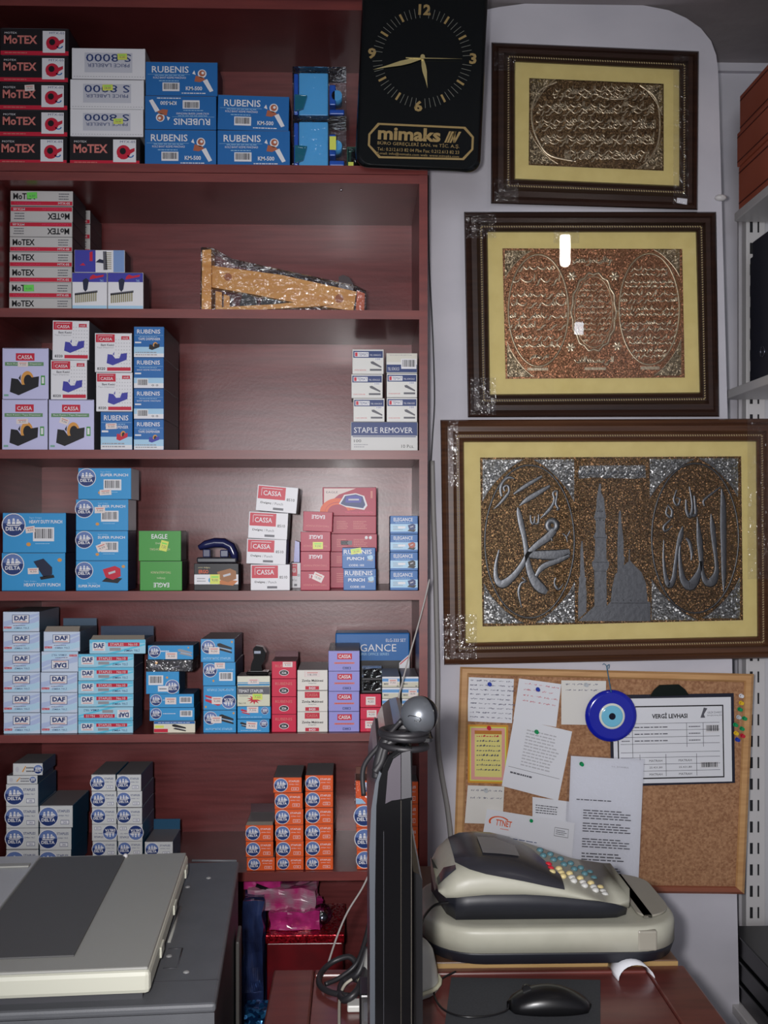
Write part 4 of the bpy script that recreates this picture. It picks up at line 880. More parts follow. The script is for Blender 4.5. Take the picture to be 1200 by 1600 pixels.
BR = mat('pale_brass_hands', (214, 198, 140), 0.3, 0.6)
def hand(dx, dy, w, tail, name, kk):
    L = math.hypot(dx, dy); ux, uy = dx/L, dy/L; nx, ny = -uy, ux; mb = MB()
    q = [(-ux*tail+nx*.8, -uy*tail+ny*.8), (-ux*tail-nx*.8, -uy*tail-ny*.8), (ux*L*.25-nx*w, uy*L*.25-ny*w), (ux*L*.45-nx*w, uy*L*.45-ny*w), (ux*L*.72-nx*w*.4, uy*L*.72-ny*w*.4), (dx, dy), (ux*L*.72+nx*w*.4, uy*L*.72+ny*w*.4), (ux*L*.45+nx*w, uy*L*.45+ny*w), (ux*L*.25+nx*w, uy*L*.25+ny*w)]
    mb.prism([ck(a, b, 0, YC-.002-kk*.0015) for a, b in q], (0, -.0008, 0), BR); mb.build(name, cl)
def clk(px, py): dx, dy = px-660, py-91; return dx*ca+dy*sa, -dx*sa+dy*ca
hand(*clk(583, 109), 3.6, 4, 'minute_hand', 1); hand(*clk(668, 138), 3.4, 4, 'hour_hand', 0)
dx, dy = clk(722, 92); hand(dx, dy, .45, 26, 'second_hand', 2)
mb = MB(); c = ck(0, 0, 0, YC); mb.cyl(c, c+Vector((0, -.008, 0)), .0045, BR); mb.build('hub', cl)

# ---------------------------------------------------------------- framed relief pictures
def lerp(a, b, t): return a+(b-a)*t
def ribbon(mb, pts, Y, h, m, n=5):
    """raised tapering stroke; pts (px, py, width px)"""
    P3 = smooth_path([(a, b, c) for a, b, c in pts], n)
    rings = []
    for i, p in enumerate(P3):
        a = P3[max(i-1, 0)]; b = P3[min(i+1, len(P3)-1)]; t = Vector((b.x-a.x, b.y-a.y)); t = t.normalized() if t.length > 1e-6 else Vector((1, 0))
        nn = Vector((-t.y, t.x)); wd = max(p.z, .4)/2
        rings.append([at(p.x+nn.x*wd*s, p.y+nn.y*wd*s, Y-h*q) for s, q in ((-1.12, 0), (-.98, .85), (-.8, 1), (.8, 1), (.98, .85), (1.12, 0))])
    mb.loft(rings, m, True, False, False)
def ring_oval(mb, cx, cy, rx, ry, wd, Y, h, m, wob=0, nw=0):
    pts = []; K = 56
    rings = []
    for i in range(K+1):
        a = 2*PI*i/K; f = 1+wob*math.cos(a*nw)
        rings.append([at(cx+math.cos(a)*(rx*f+wd*s/2), cy+math.sin(a)*(ry*f+wd*s/2), Y-h*q) for s, q in ((-1, 0), (-.6, .8), (0, 1), (.6, .8), (1, 0))])
    mb.loft(rings, m, True, False, False)
def scribble(mb, x0, y0, x1, y1, Y, h, m, seed, wdt=1.6, dens=1.0):
    """a line of raised arabic-looking script"""
    r = random.Random(seed); H = y1-y0; x = x1
    while x > x0+2:
        k = r.random(); L = H*(.35+.7*r.random()); xe = max(x0, x-L)
        by = y0+H*.68
        if k < .3: ribbon(mb, [(x, y0+H*.12, wdt*.6), (x-.3, y0+H*.4, wdt), (x-.6, by, wdt*.7)], Y, h, m, 2); x -= H*.22/dens
        elif k < .6:
            ribbon(mb, [(x, by-H*.25, wdt*.6), (x-L*.2, by, wdt), (x-L*.6, by+H*.02, wdt), (xe, by-H*.22, wdt*.6)], Y, h, m, 2); x = xe-H*.06/dens
            if r.random() < .6: ribbon(mb, [(x+L*.5, by-H*.38, wdt*.8), (x+L*.42, by-H*.34, wdt*.8)], Y, h, m, 1)
        elif k < .8:
            ribbon(mb, [(x, by-H*.2, wdt), (x-L*.3, by-H*.05, wdt*1.1), (x-L*.5, by+H*.22, wdt), (x-L*.9, by+H*.28, wdt*.5)], Y, h, m, 2); x = xe-H*.02/dens
        else:
            ribbon(mb, [(x, by, wdt*.7), (x-L*.25, by-H*.3, wdt), (x-L*.5, by-H*.05, wdt), (x-L*.15, by+H*.02, wdt*.8)], Y, h, m, 2); x -= L*.55/dens
def picture(name, label, Q0, Q1, Q2, FW, plate_mat, relief, bead_s=.72, seedp=0):
    c = at(sum(q[0] for q in Q0)/4, sum(q[1] for q in Q0)/4, YW)
    t = thing(name, (c.x, YW, c.z), label, 'picture', 'framed metal relief pictures')
    prof = [(0, .001), (0, .020), (.05, .026), (.18, .030), (.24, .027), (.30, .031), (.52, .031), (.6, .024), (.66, .020), (.80, .020), (.86, .024), (.95, .020), (1, .012)]
    ringpt = lambda s, d: [at(lerp(Q0[i][0], Q1[i][0], s), lerp(Q0[i][1], Q1[i][1], s), YW-d) for i in range(4)]
    # four mitred mouldings, one part each
    for i in range(4):
        j = (i+1) % 4; mb = MB(); rs = [[ringpt(s, d)[i], ringpt(s, d)[j]] for s, d in prof]
        ids = [mb.add(r) for r in rs]
        for k in range(len(rs)-1): mb.face((ids[k], ids[k]+1, ids[k+1]+1, ids[k+1]), FW)
        mb.face([ids[-1], ids[-1]+1, ids[0]+1, ids[0]], FW)
        mb.build('moulding', t)
    # beaded gilt trim
    mb = MB(); R0 = ringpt(bead_s, .0205)
    for i in range(4):
        a, b = R0[i], R0[(i+1) % 4]; L = (b-a).length; n = int(L/.0058)
        for k in range(n):
            p = a+(b-a)*((k+.5)/n); dd = (b-a).normalized(); s_ = .0024
            nx = Vector((dd.z, 0, -dd.x))
            q = mb.add([p+dd*s_+nx*s_*.6, p-dd*s_*.2+nx*s_*.9, p-dd*s_-nx*s_*.6, p+dd*s_*.2-nx*s_*.9, p+Vector((0, -s_*1.3, 0))])
            for e in range(4): mb.face((q+e, q+(e+1) % 4, q+4), BEADM); 
    o = mb.build('bead_trim', t); o['kind'] = 'stuff'
    # mount board with its window
    mb = MB(); D = .0125; o1 = [at(x, y, YW-D) for x, y in Q1]; i1 = [at(x, y, YW-D) for x, y in Q2]; i2 = [at(x, y, YW-D+.003) for x, y in Q2]
    for i in range(4):
        j = (i+1) % 4; n = mb.add([o1[i], o1[j], i1[j], i1[i], i2[i], i2[j]]); mb.face((n, n+3, n+2, n+1), MATB); mb.face((n+3, n+4, n+5, n+2), MATB)
    mb.build('mount_board', t)
    mb = MB(); Yp = YW-.0095; q = [at(x, y, Yp) for x, y in Q2]; q2 = [at(x, y, YW-.004) for x, y in Q2]
    n = mb.add(q); mb.face((n+3, n+2, n+1, n), plate_mat); n = mb.add(q2); mb.face((n, n+1, n+2, n+3), plate_mat); mb.build('relief_plate', t)
    relief(t, Yp-.0002)
    mb = MB(); q = [at(x, y, YW-.0165) for x, y in Q1]; n = mb.add(q); mb.face((n+3, n+2, n+1, n), GLASS); mb.build('glass_pane', t)
    return t
def film_strip(t, quads, Y):
    for q in quads:
        mb = MB(); n = mb.add([at(a, b, Y) for a, b in q]); mb.face((n+3, n+2, n+1, n), WRAP); o = mb.build('wrap_film', t)

def corner_scroll(mb, x0, y0, x1, y1, Y, seed, MS=None, ML=None):
    """openwork triangle in the corner (x0,y0) reaching to (x1,y0) and (x0,y1)"""
    r = random.Random(seed); dx, dy = x1-x0, y1-y0
    curve = [(x0, y0), (x1, y0)] + [(x0+dx*(1-t)**1.25, y0+dy*t**1.25) for t in (.12, .25, .38, .5, .62, .75, .88)] + [(x0, y1)]
    pts = [at(a, b, Y) for a, b in curve]; mb.prism(pts, (0, -.0012, 0), MS or SILVERB)
    ribbon(mb, [(x1, y0, 1.2)]+[(x0+dx*(1-t)**1.25, y0+dy*t**1.25, 1.3) for t in (.2, .4, .6, .8)]+[(x0, y1, 1.2)], Y-.001, .0016, ML or SILVER, 3)
    for k in range(9):
        u = r.random()*.6; v = r.random()*(.62-u); cx = x0+dx*(u+.06); cy = y0+dy*(v+.06); R_ = 2+2.2*r.random(); a0 = r.random()*6
        ribbon(mb, [(cx+R_*math.cos(a0+i*.9)*(1-i*.13), cy+R_*math.sin(a0+i*.9)*(1-i*.13), 1.1) for i in range(6)], Y-.0011, .0014, ML or SILVER, 2)
# -- picture 3 (large, bottom)
def relief3(t, Y):
    z1 = lambda L: [(740+a/5.717, 700+b/5.717, c/5.717) for a, b, c in L]
    z3 = lambda L: [(1010+a/5.714, 700+b/5.714, c/5.714) for a, b, c in L]
    mb = MB(); m = SILVER; h = .0022
    for L in ([(395,530,14),(405,580,44),(425,680,52),(452,800,46),(468,900,46),(482,1010,50),(510,1120,66),(560,1210,88),(610,1260,84),(655,1290,44)],
              [(720,735,60),(660,800,70),(590,850,62),(525,905,52),(480,955,44),(430,1050,52),(350,1150,60),(260,1215,76),(205,1170,50),(198,1050,32),(228,910,16)],
              [(480,950,60),(600,955,78),(740,952,84),(860,925,50)], [(855,955,40),(760,1005,46),(660,1040,52),(600,1080,50),(555,1150,26)],
              [(358,412,18),(470,335,38),(612,252,22)], [(410,515,14),(480,460,44),(580,400,44),(682,338,24)],
              [(180,545,8),(235,495,24),(290,430,28),(318,385,22),(305,335,20),(270,350,20),(278,385,18)], [(250,430,22),(240,370,26),(262,300,28),(315,262,24),(365,275,12)],
              [(595,630,10),(655,575,30),(700,520,28),(722,460,24),(710,400,20),(745,385,18),(745,430,18),(735,500,20),(760,545,22),(740,550,14)],
              [(508,600,14),(515,660,22),(540,678,20),(548,610,14)], [(550,676,16),(578,668,22),(582,595,14)], [(795,765,12),(828,790,18),(838,840,8)], [(835,790,12),(862,742,16)],
              [(430,1155,16),(465,1190,20),(425,1210,22),(402,1290,24),(428,1425,10)], [(735,1160,20),(722,1200,16),(738,1245,26),(765,1262,20),(802,1210,6)], [(695,800,18),(700,830,12)]):
        ribbon(mb, z1(L), Y, h, m)
    # round head of the letter
    cx, cy = 740+703/5.717, 700+692/5.717
    ring_oval(mb, cx, cy, 7.2, 7.6, 9.5, Y, h, m)
    mb.build('left_lettering', t)
    mb = MB()
    for L in ([(672,365,12),(684,480,46),(686,700,54),(690,950,48),(692,1150,40),(690,1285,8)],
              [(578,588,8),(590,700,44),(605,850,42),(622,1000,32),(626,1110,46),(585,1195,80),(530,1190,56),(500,1100,34),(485,950,46),(472,800,50),(455,615,8)],
              [(490,1010,34),(470,1110,50),(400,1225,90),(335,1190,62),(308,1080,40),(298,950,24),(304,845,12)],
              [(325,700,10),(306,780,46),(278,900,34),(258,1050,34),(242,1170,44),(206,1225,56),(172,1150,36),(154,990,22),(156,820,10)],
              [(352,805,18),(385,840,30),(406,940,26),(400,1002,10)], [(355,460,16),(360,560,28),(388,612,34),(412,520,24),(385,345,14)], [(405,600,28),(442,585,28),(428,425,16)],
              [(520,515,18),(510,475,20),(550,435,24),(665,345,12)], [(190,510,14),(230,560,22),(218,620,26),(178,585,20),(188,525,14)], [(215,640,14),(158,700,22),(170,742,20),(232,700,8)],
              [(270,375,12),(245,465,20),(278,512,22),(302,460,18),(268,440,12)]):
        ribbon(mb, z3(L), Y, h, m)
    mb.build('right_lettering', t)
    mb = MB(); ring_oval(mb, 740+500/5.717, 700+835/5.717, 400/5.717, 682/5.717, 3.2, Y, .003, m); ring_oval(mb, 1010+435/5.714, 700+805/5.714, 388/5.714, 668/5.714, 3.2, Y, .003, m); mb.build('oval_border', t)
    z2 = lambda L: [at(890+a/5.714, 700+b/5.714, Y) for a, b in L]
    mb = MB()
    for L in ([(262,320),(278,320),(280,400),(305,450),(315,560),(325,620),(315,640),(315,760),(335,790),(325,820),(327,990),(350,1020),(348,1060),(327,1100),(330,1410),(220,1410),(218,1100),(200,1050),(198,1020),(220,990),(228,820),(210,790),(232,750),(232,650),(215,620),(235,550),(240,450)],
              [(105,830),(113,830),(118,900),(135,1150),(148,1165),(140,1200),(150,1290),(148,1460),(75,1530),(75,1290),(85,1200),(78,1165),(92,1140),(95,900)],
              [(440,560),(455,560),(462,680),(480,830),(480,960),(490,980),(480,1060),(425,1130),(425,960),(425,830),(432,680)],
              [(528,905),(535,905),(535,1000),(560,1030),(640,1110),(680,1210),(695,1370),(720,1380),(720,1545),(75,1545),(220,1411),(331,1411),(365,1370),(380,1230),(405,1130),(480,1050),(525,1010)]):
        mb.prism(z2(L), (0, -.0022, 0), m)
    for (a, b) in ((250, 565), (270, 565), (290, 565), (245, 645), (270, 640), (300, 645), (425, 1360), (480, 1360), (545, 1362), (610, 1365), (660, 1370)):
        c = at(890+a/5.714, 700+b/5.714, Y-.0022); mb.ball(c, .0016, m, 6)
    for y, x0, x1 in ((800, 225, 325), (1020, 215, 335), (625, 230, 312), (1100, 222, 328), (1385, 370, 705)): ribbon(mb, [(890+x0/5.714, 700+y/5.714, .9), (890+x1/5.714, 700+y/5.714, .9)], Y-.002, .0012, m, 1)
    mb.build('mosque_silhouette', t)
    mb = MB(); rb = [(905, 728), (1008, 727), (1009, 746), (990, 748), (930, 746), (904, 748)]
    mb.prism([at(a, b, Y) for a, b in rb], (0, -.0008, 0), SILVERB); scribble(mb, 904, 724, 1009, 748, Y-.0006, .002, m, 5, 2.2, 1.4); scribble(mb, 906, 728, 1007, 744, Y-.0006, .002, m, 9, 2.0, 1.4); mb.build('top_inscription', t)
    mb = MB(); s = 0
    for (x0, y0, x1, y1) in ((754, 718, 818, 783), (897, 718, 834, 783), (756, 974, 818, 912), (898, 973, 838, 910), (1015, 717, 1086, 778), (1153, 716, 1092, 776), (1018, 969, 1090, 905), (1156, 966, 1098, 903)):
        corner_scroll(mb, x0, y0, x1, y1, Y, s); s += 1
    mb.build('corner_scrolls', t)
t3 = picture('framed_relief', 'largest picture, walnut frame, silver mosque between two calligraphy ovals', [(688,656),(1216,654),(1219,1028),(694,1039)], [(725,691),(1181,690),(1183,994),(728,1004)], [(750,715),(1158,713),(1161,969),(754,979)], FRAMEW3, COPPER, relief3)
# -- picture 2 (middle)
def relief2(t, Y):
    m = BRASSW; q = lambda a, b: (710+a/2.857, 320+b/2.857)
    mb = MB()
    for (cx, cy, rx, ry) in ((375, 472, 134, 250), (870, 466, 134, 248)):
        c = q(cx, cy); ring_oval(mb, c[0], c[1], rx/2.857, ry/2.857, 3.4, Y, .0026, m)
    c = q(622, 478); ring_oval(mb, c[0], c[1], 98/2.857, 172/2.857, 4.2, Y, .0022, m, .035, 14); ring_oval(mb, c[0], c[1], 86/2.857, 158/2.857, 1.6, Y, .0014, m)
    mb.build('oval_border', t)
    mb = MB(); sd = 0
    for (y0, y1, x0, x1) in ((255,300,300,450),(300,362,270,470),(378,420,262,495),(415,462,255,500),(475,515,250,500),(512,560,252,500),(568,608,275,480),(605,645,285,480),(665,690,335,420)):
        scribble(mb, *q(x0, y0), *q(x1, y1), Y, .002, m, sd, 2.7, 1.7); sd += 1
    for (y0, y1, x0, x1) in ((270,320,790,950),(330,372,760,985),(376,440,745,995),(446,500,742,998),(510,565,745,1000),(572,628,775,985),(632,685,800,945)):
        scribble(mb, *q(x0, y0), *q(x1, (y0+y1)/2+4), Y, .002, m, sd, 2.3, 1.7); scribble(mb, *q(x0, (y0+y1)/2), *q(x1, y1), Y, .002, m, sd+40, 2.3, 1.7); sd += 1
    for k in range(11):
        f = math.sqrt(max(.1, 1-((k-5)/6.2)**2)); y0 = 342+k*25
        scribble(mb, *q(622-78*f, y0), *q(622+78*f, y0+24), Y, .0013, m, sd, 1.3, 1.6); sd += 1
    scribble(mb, *q(530, 222), *q(705, 272), Y, .0024, m, 77, 2.4, 1.4); scribble(mb, *q(540, 230), *q(700, 266), Y, .0024, m, 78, 2.0, 1.4)
    scribble(mb, *q(535, 668), *q(710, 718), Y, .0024, m, 79, 2.4, 1.4); scribble(mb, *q(540, 676), *q(706, 712), Y, .0024, m, 80, 2.0, 1.4)
    for (x0, y0, x1, y1) in ((580,726,676,738),(325,728,418,740),(830,722,915,736)):
        a, b = q(x0, y0), q(x1, y1); mb.prism([at(a[0], a[1], Y), at(b[0], a[1], Y), at(b[0], b[1], Y), at(a[0], b[1], Y)], (0, -.0014, 0), m)
    mb.build('raised_script', t)
    mb = MB()
    for (cx, cy) in ((525, 318), (715, 318), (520, 635), (728, 630)):
        for k in range(6): a = k*PI/3; c = q(cx+15*math.cos(a), cy+15*math.sin(a)); c0 = q(cx, cy); ribbon(mb, [(c0[0], c0[1], 1.4), (c[0], c[1], 4.0), (c0[0]+(c[0]-c0[0])*1.5, c0[1]+(c[1]-c0[1])*1.5, .8)], Y, .002, m, 3)
    mb.build('flower_ornament', t)
    mb = MB()
    for i, (x0, y0, x1, y1) in enumerate(((225,205,345,330),(1005,200,890,320),(235,768,355,610),(1012,762,890,600))):
        a, b = q(x0, y0), q(x1, y1); corner_scroll(mb, a[0], a[1], b[0], b[1], Y, 20+i, BRASSB, BRASSW)
    mb.build('corner_scrolls', t)
t2 = picture('framed_relief', 'middle picture, dark frame, three script ovals on red copper, lamp mirrored in glass', [(725,331),(1119,331),(1124,651),(731,652)], [(762,363),(1087,363),(1093,613),(766,616)], [(785,388),(1066,389),(1070,590),(790,592)], FRAMEW, COPPERR, relief2)
# -- picture 1 (top)
def relief1(t, Y):
    m = BRASSW; mb = MB()
    pts = [(870,128,3),(845,140,3),(832,165,3),(832,195,3),(842,222,3),(860,243,3),(900,252,3)]; ribbon(mb, pts, Y, .0024, m)
    ribbon(mb, [(1000,133,3),(1024,152,3),(1031,185,3),(1028,225,3),(1012,252,3)], Y, .0024, m); ribbon(mb, [(930,146,2),(950,154,2.4),(975,154,2.4),(996,146,2)], Y, .0024, m); mb.build('cartouche_border', t)
    mb = MB(); sd = 100
    for k in range(5):
        y0 = 132+k*24; x0, x1 = ((866, 1012), (842, 1022), (838, 1024), (846, 1022), (880, 1014))[k]
        for r_ in range(3): scribble(mb, x0, y0+r_*5, x1, y0+r_*5+15, Y, .0024, m, sd, 2.3, 1.6); sd += 1
    scribble(mb, 935, 128, 992, 142, Y, .002, m, 300, 1.6, 1.6); mb.build('raised_script', t)
    mb = MB()
    for i, (x0, y0, x1, y1) in enumerate(((829,124,868,180),(1035,133,1000,180),(828,256,872,205),(1035,264,995,215))): corner_scroll(mb, x0, y0, x1, y1, Y, 40+i, BRASSB, BRASSW)
    mb.build('corner_scrolls', t)
t1 = picture('framed_relief', 'top picture, dark frame with white tag, lines of script on dark bronze', [(768,66),(1092,80),(1090,328),(767,318)], [(805,97),(1061,109),(1061,290),(805,279)], [(827,122),(1037,131),(1037,267),(826,258)], FRAMEW, BRONZE, relief1)
mb = MB(); mb.prism([at(a, b, YW-.0312) for a, b in ((1058, 309), (1074, 311), (1073, 320), (1057, 317))], (0, -.0006, 0), WH); mb.build('price_tag', t1)
film_strip(t3, [[(700, 656), (716, 656), (716, 760), (700, 760)], [(1168, 656), (1200, 656), (1200, 905), (1168, 905)], [(690, 960), (745, 960), (745, 1030), (690, 1030)]], YW-.034)
film_strip(t2, [[(728, 334), (775, 334), (775, 372), (728, 372)], [(735, 590), (775, 590), (775, 648), (735, 648)], [(865, 360), (905, 360), (905, 380), (865, 380)]], YW-.034)
film_strip(t1, [[(772, 80), (806, 80), (806, 110), (772, 110)], [(772, 280), (810, 280), (810, 316), (772, 316)], [(1052, 84), (1076, 84), (1076, 320), (1052, 320)]], YW-.034)

# ---------------------------------------------------------------- cork board
CORK = mat('cork', (182, 138, 102), 0.9, noise=((170, 170, 170), (144, 100, 70)), bump=(260, 0.35))
PINE = mat('light_pine', (206, 160, 108), 0.5, noise=((8, 8, 90), (190, 142, 92)))
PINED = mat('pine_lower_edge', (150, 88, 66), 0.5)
c = at(940, 1220, YW); cbt = thing('cork_board', (c.x, YW, c.z), 'pine-framed cork notice board with pinned papers below the pictures', 'notice board')
Q0 = [(719,1042),(1178,1053),(1163,1397),(707,1392)]; Q1 = [(733,1054),(1163,1066),(1149,1385),(722,1380)]
YCB = YW-.012
mb = MB(); q = [at(a, b, YCB+.003) for a, b in Q1]; mb.prism([p+Vector((0, .005, 0)) for p in q], (0, -.005, 0), CORK); mb.build('cork_panel', cbt)
for i in range(4):
    j = (i+1) % 4; mb = MB(); prof = [(0, .001), (0, .012), (.25, .018), (.8, .018), (1, .013), (1, .002)]
    rs = [[at(lerp(Q0[k][0], Q1[k][0], s), lerp(Q0[k][1], Q1[k][1], s), YW-d) for k in (i, j)] for s, d in prof]; ids = [mb.add(r) for r in rs]
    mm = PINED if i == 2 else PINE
    for k in range(len(rs)-1): mb.face((ids[k], ids[k]+1, ids[k+1]+1, ids[k+1]), mm)
    mb.face((ids[-1], ids[-1]+1, ids[0]+1, ids[0]), mm); mb.build('frame_rail', cbt)
PAPER = mat('white_paper', (224, 226, 232), 0.6); PAPERW = mat('off_white_paper', (222, 220, 214), 0.6); INKG = mat('grey_ink', (110, 110, 130), 0.7); INKB = mat('black_ink', (60, 60, 66), 0.7); INKR = mat('faded_red_ink', (200, 120, 130), 0.7)
LV = [0]
def paper(name, quad, lvl, label, cat, fn=None, m=PAPER, curl=.0012, group=None):
    """sheet pinned on the cork: quad TL TR BR BL in pixels"""
    Y = YCB-.0015-lvl*.0017; mb = MB(); N = 6
    def S(u, v, k=0):
        x = lerp(lerp(quad[0][0], quad[1][0], u), lerp(quad[3][0], quad[2][0], u), 1-v); y = lerp(lerp(quad[0][1], quad[1][1], u), lerp(quad[3][1], quad[2][1], u), 1-v)
        return at(x, y, Y-curl*((1-v)**2)*(.5+.5*math.cos(u*5))-.00025*k)
    ids = {}
    for s_, dk in ((0, 0), (1, -.8)):
        for i in range(N+1):
            for j in range(N+1): ids[s_, i, j] = mb.add([S(i/N, j/N, dk)])
    for i in range(N):
        for j in range(N):
            mb.face((ids[0,i,j], ids[0,i+1,j], ids[0,i+1,j+1], ids[0,i,j+1]), m, True); mb.face((ids[1,i,j+1], ids[1,i+1,j+1], ids[1,i+1,j], ids[1,i,j]), m, True)
    if fn: fn(mb, lambda u, v, k: S(u, v, k+1))
    o = mb.build(name); c = S(.5, .5); origin_to(o, c); tag(o, label, cat, group); return o
def hand_lines(n, x0, x1, y0, y1, ink_, seed):
    def fn(mb, P):
        r = random.Random(seed)
        for i in range(n):
            y = y1-(i+.5)*(y1-y0)/n; x = x0; h = (y1-y0)/n*.45
            while x < x1-.04:
                w_ = .06+.12*r.random(); pts = []
                k = 5
                for j in range(k): xa = x+w_*j/k; mb.G(P, [(xa, y+h*r.random()*.6-.01), (xa+w_/k*.9, y+h*r.random()*.6), (xa+w_/k*.9, y+h*r.random()*.6+.012), (xa, y+h*.4*r.random()+.012)], ink_, 0)
                x += w_+.05
    return fn
paper('note_paper', [(731,1058),(803,1061),(800,1130),(731,1127)], 0, 'squarish handwritten note at the cork board top left corner', 'note', hand_lines(9, .05, .95, .04, .97, INKG, 1), group='pinned notes')
paper('note_paper', [(811,1060),(877,1069),(869,1136),(802,1124)], 0, 'tilted pinned note with faint red writing, blue pin', 'note', hand_lines(4, .15, .9, .4, .95, INKR, 2), group='pinned notes')
paper('note_paper', [(877,1063),(947,1064),(946,1133),(877,1132)], 1, 'pinned note with silver pin just left of the glass eye', 'note', hand_lines(2, .1, .9, .7, .96, INKG, 3), PAPERW, group='pinned notes')
def pf(mb, P):
    O = ink((214, 150, 50)); PK = ink((226, 160, 150)); mb.R(P, 0, 0, 1, 1, O, 0); mb.R(P, .05, .035, .95, .965, YEL, 1); mb.R(P, .08, .055, .92, .945, PK, 2); mb.R(P, .17, .11, .84, .86, ink((226, 216, 130)), 3); mb.R(P, .17, .84, .84, .9, ink((190, 120, 40)), 4)
    r = random.Random(4)
    for i in range(8):
        y = .79-i*.082; x = .22
        while x < .78: w_ = .02+.05*r.random(); mb.G(P, [(x, y), (x+w_, y+.01), (x+w_*.8, y+.035*r.random()+.012), (x, y+.02)], GREYD if i > 0 else RED, 4); x += w_+.02
paper('prayer_card', [(731,1132),(794,1133),(794,1225),(731,1223)], 1, 'small yellow prayer card with orange and pink border, red pin', 'card', pf, curl=0)
def f5(mb, P): fine(mb, P, .25, .35, .85, .9, 12, LGREY, 0, 3); fine(mb, P, .1, .2, .5, .26, 1, GREYD, 0, 4); mb.R(P, .05, .3, .95, .305, GREYD, 0)
paper('letter', [(803,1122),(894,1143),(872,1251),(784,1228)], 2, 'tilted typed sheet with green pin beside the yellow card', 'letter', f5)
paper('note_paper', [(731,1227),(788,1229),(785,1288),(726,1286)], 0, 'handwritten note directly below the yellow prayer card', 'note', hand_lines(2, .1, .9, .55, .95, INKG, 8), PAPERW, group='pinned notes')
def f8(mb, P):
    mb.T(P, 'T.C. İSTANBUL', .56, .93, .8, .945, GREY, 0); fine(mb, P, .1, .66, .62, .68, 1, GREYD, 0)
    for (a, b, n) in ((.52, .6, 4), (.42, .5, 4), (.3, .38, 4), (.2, .27, 3), (.1, .16, 3), (.02, .08, 3)): fine(mb, P, .2, a, .88, b, n, GREYD, 0, n)
paper('document', [(892,1181),(1006,1188),(997,1390),(884,1384)], 4, 'long typed document in a shiny clear sleeve, right of the tilted sheet', 'document', f8)
mb = MB(); n = mb.add([at(a, b, YCB-.0112) for a, b in ((888,1178),(1008,1186),(999,1392),(880,1386))]); mb.face((n+3, n+2, n+1, n), SLEEVE); o = mb.build('clear_sleeve'); origin_to(o, at(945, 1285, YCB-.0112)); tag(o, 'clear plastic sleeve over the long typed document', 'sleeve')
def f8b(mb, P): fine(mb, P, .08, .5, .7, .8, 4, GREYD, 0, 2)
paper('document', [(832,1245),(893,1253),(893,1300),(832,1296)], 0, 'sheet edge showing between the tilted sheet and the envelope', 'document', f8b)
def f7(mb, P):
    mb.T(P, 'TTNET', .12, .66, .30, .80, ORG, 0, .02); mb.C(P, .16, .74, .12, .14, ORG, 0, .6, 3.6, 14, .82); fine(mb, P, .18, .58, .28, .62, 1, ORG, 0)
    mb.R(P, .78, .64, .94, .84, GREY, 0); mb.R(P, .785, .655, .935, .825, PAPER, 1); fine(mb, P, .8, .68, .92, .8, 3, GREYD, 2); fine(mb, P, .02, .4, .6, .44, 1, NAVY, 0)
paper('envelope', [(761,1264),(898,1286),(892,1356),(750,1330)], 6, 'white window envelope with orange logo, pinned above the cash register', 'envelope', f7)
# certificate on a clipboard
cpt = thing('clipboard', (at(1050, 1150, YCB).x, YCB-.002, at(1050, 1225, YCB).z), 'black clipboard holding a framed tax certificate on the cork board', 'clipboard')
mb = MB(); mb.prism([at(a, b, YCB-.0015) for a, b in ((952,1086),(1146,1083),(1148,1223),(955,1229))], (0, -.002, 0), mat('navy_black_board', (26, 28, 46), 0.4)); mb.build('board', cpt)
mb = MB(); Yq = YCB-.0045; CQ = [(957,1092),(1142,1089),(1144,1221),(960,1225)]
def S(u, v, k=0):
    return at(lerp(lerp(CQ[0][0], CQ[1][0], u), lerp(CQ[3][0], CQ[2][0], u), 1-v), lerp(lerp(CQ[0][1], CQ[1][1], u), lerp(CQ[3][1], CQ[2][1], u), 1-v), Yq-.0002*k)
mb.R(S, 0, 0, 1, 1, PAPER, 0); mb.R(S, .035, .05, .935, .91, K_, 1); mb.R(S, .045, .065, .925, .895, PAPER, 2)
mb.T(S, 'VERGİ LEVHASI', .33, .76, .63, .83, K_, 3, .03); mb.G(S, [(.74, .76), (.77, .88), (.8, .87), (.77, .8), (.78, .76)], GREYD, 3); mb.T(S, 'GELİR İDARESİ', .8, .81, .92, .84, GREYD, 3); mb.T(S, 'BAŞKANLIĞI', .8, .775, .92, .80, GREYD, 3)
for y in (.70, .62, .54, .46, .36, .30, .22, .14): mb.R(S, .06, y, .9, y+.005, GREYD, 3)
for x in (.16, .62, .76): mb.R(S, x, .42 if x > .2 else .30, x+.004, .70, GREYD, 3)
for x in (.22, .44, .7): mb.R(S, x, .08, x+.004, .34, GREYD, 3)
for y in (.655, .575, .495): fine(mb, S, .07, y-.01, .15, y+.02, 1, GREYD, 3); fine(mb, S, .18, y-.01, .5, y+.02, 1, GREYD, 3, 7); fine(mb, S, .64, y-.01, .74, y+.02, 1, GREYD, 3, 9)
for x in (.3, .55): 
    for y in (.25, .17, .09): mb.T(S, 'MATRAH' if y != .17 else '25.431,80', x, y, x+.11, y+.025, K_, 3)
barcode(mb, S, .78, .58, .9, .68, 3); barcode(mb, S, .73, .16, .89, .24, 3)
mb.build('tax_certificate', cpt)
mb = MB(); mb.prism([at(a, b, YCB-.0075) for a, b in ((1015,1088),(1076,1086),(1070,1077),(1060,1069),(1030,1070),(1021,1078))], (0, -.004, 0), mat('dark_green_black_clip', (24, 34, 30), 0.25, 0.5)); mb.build('clip', cpt)
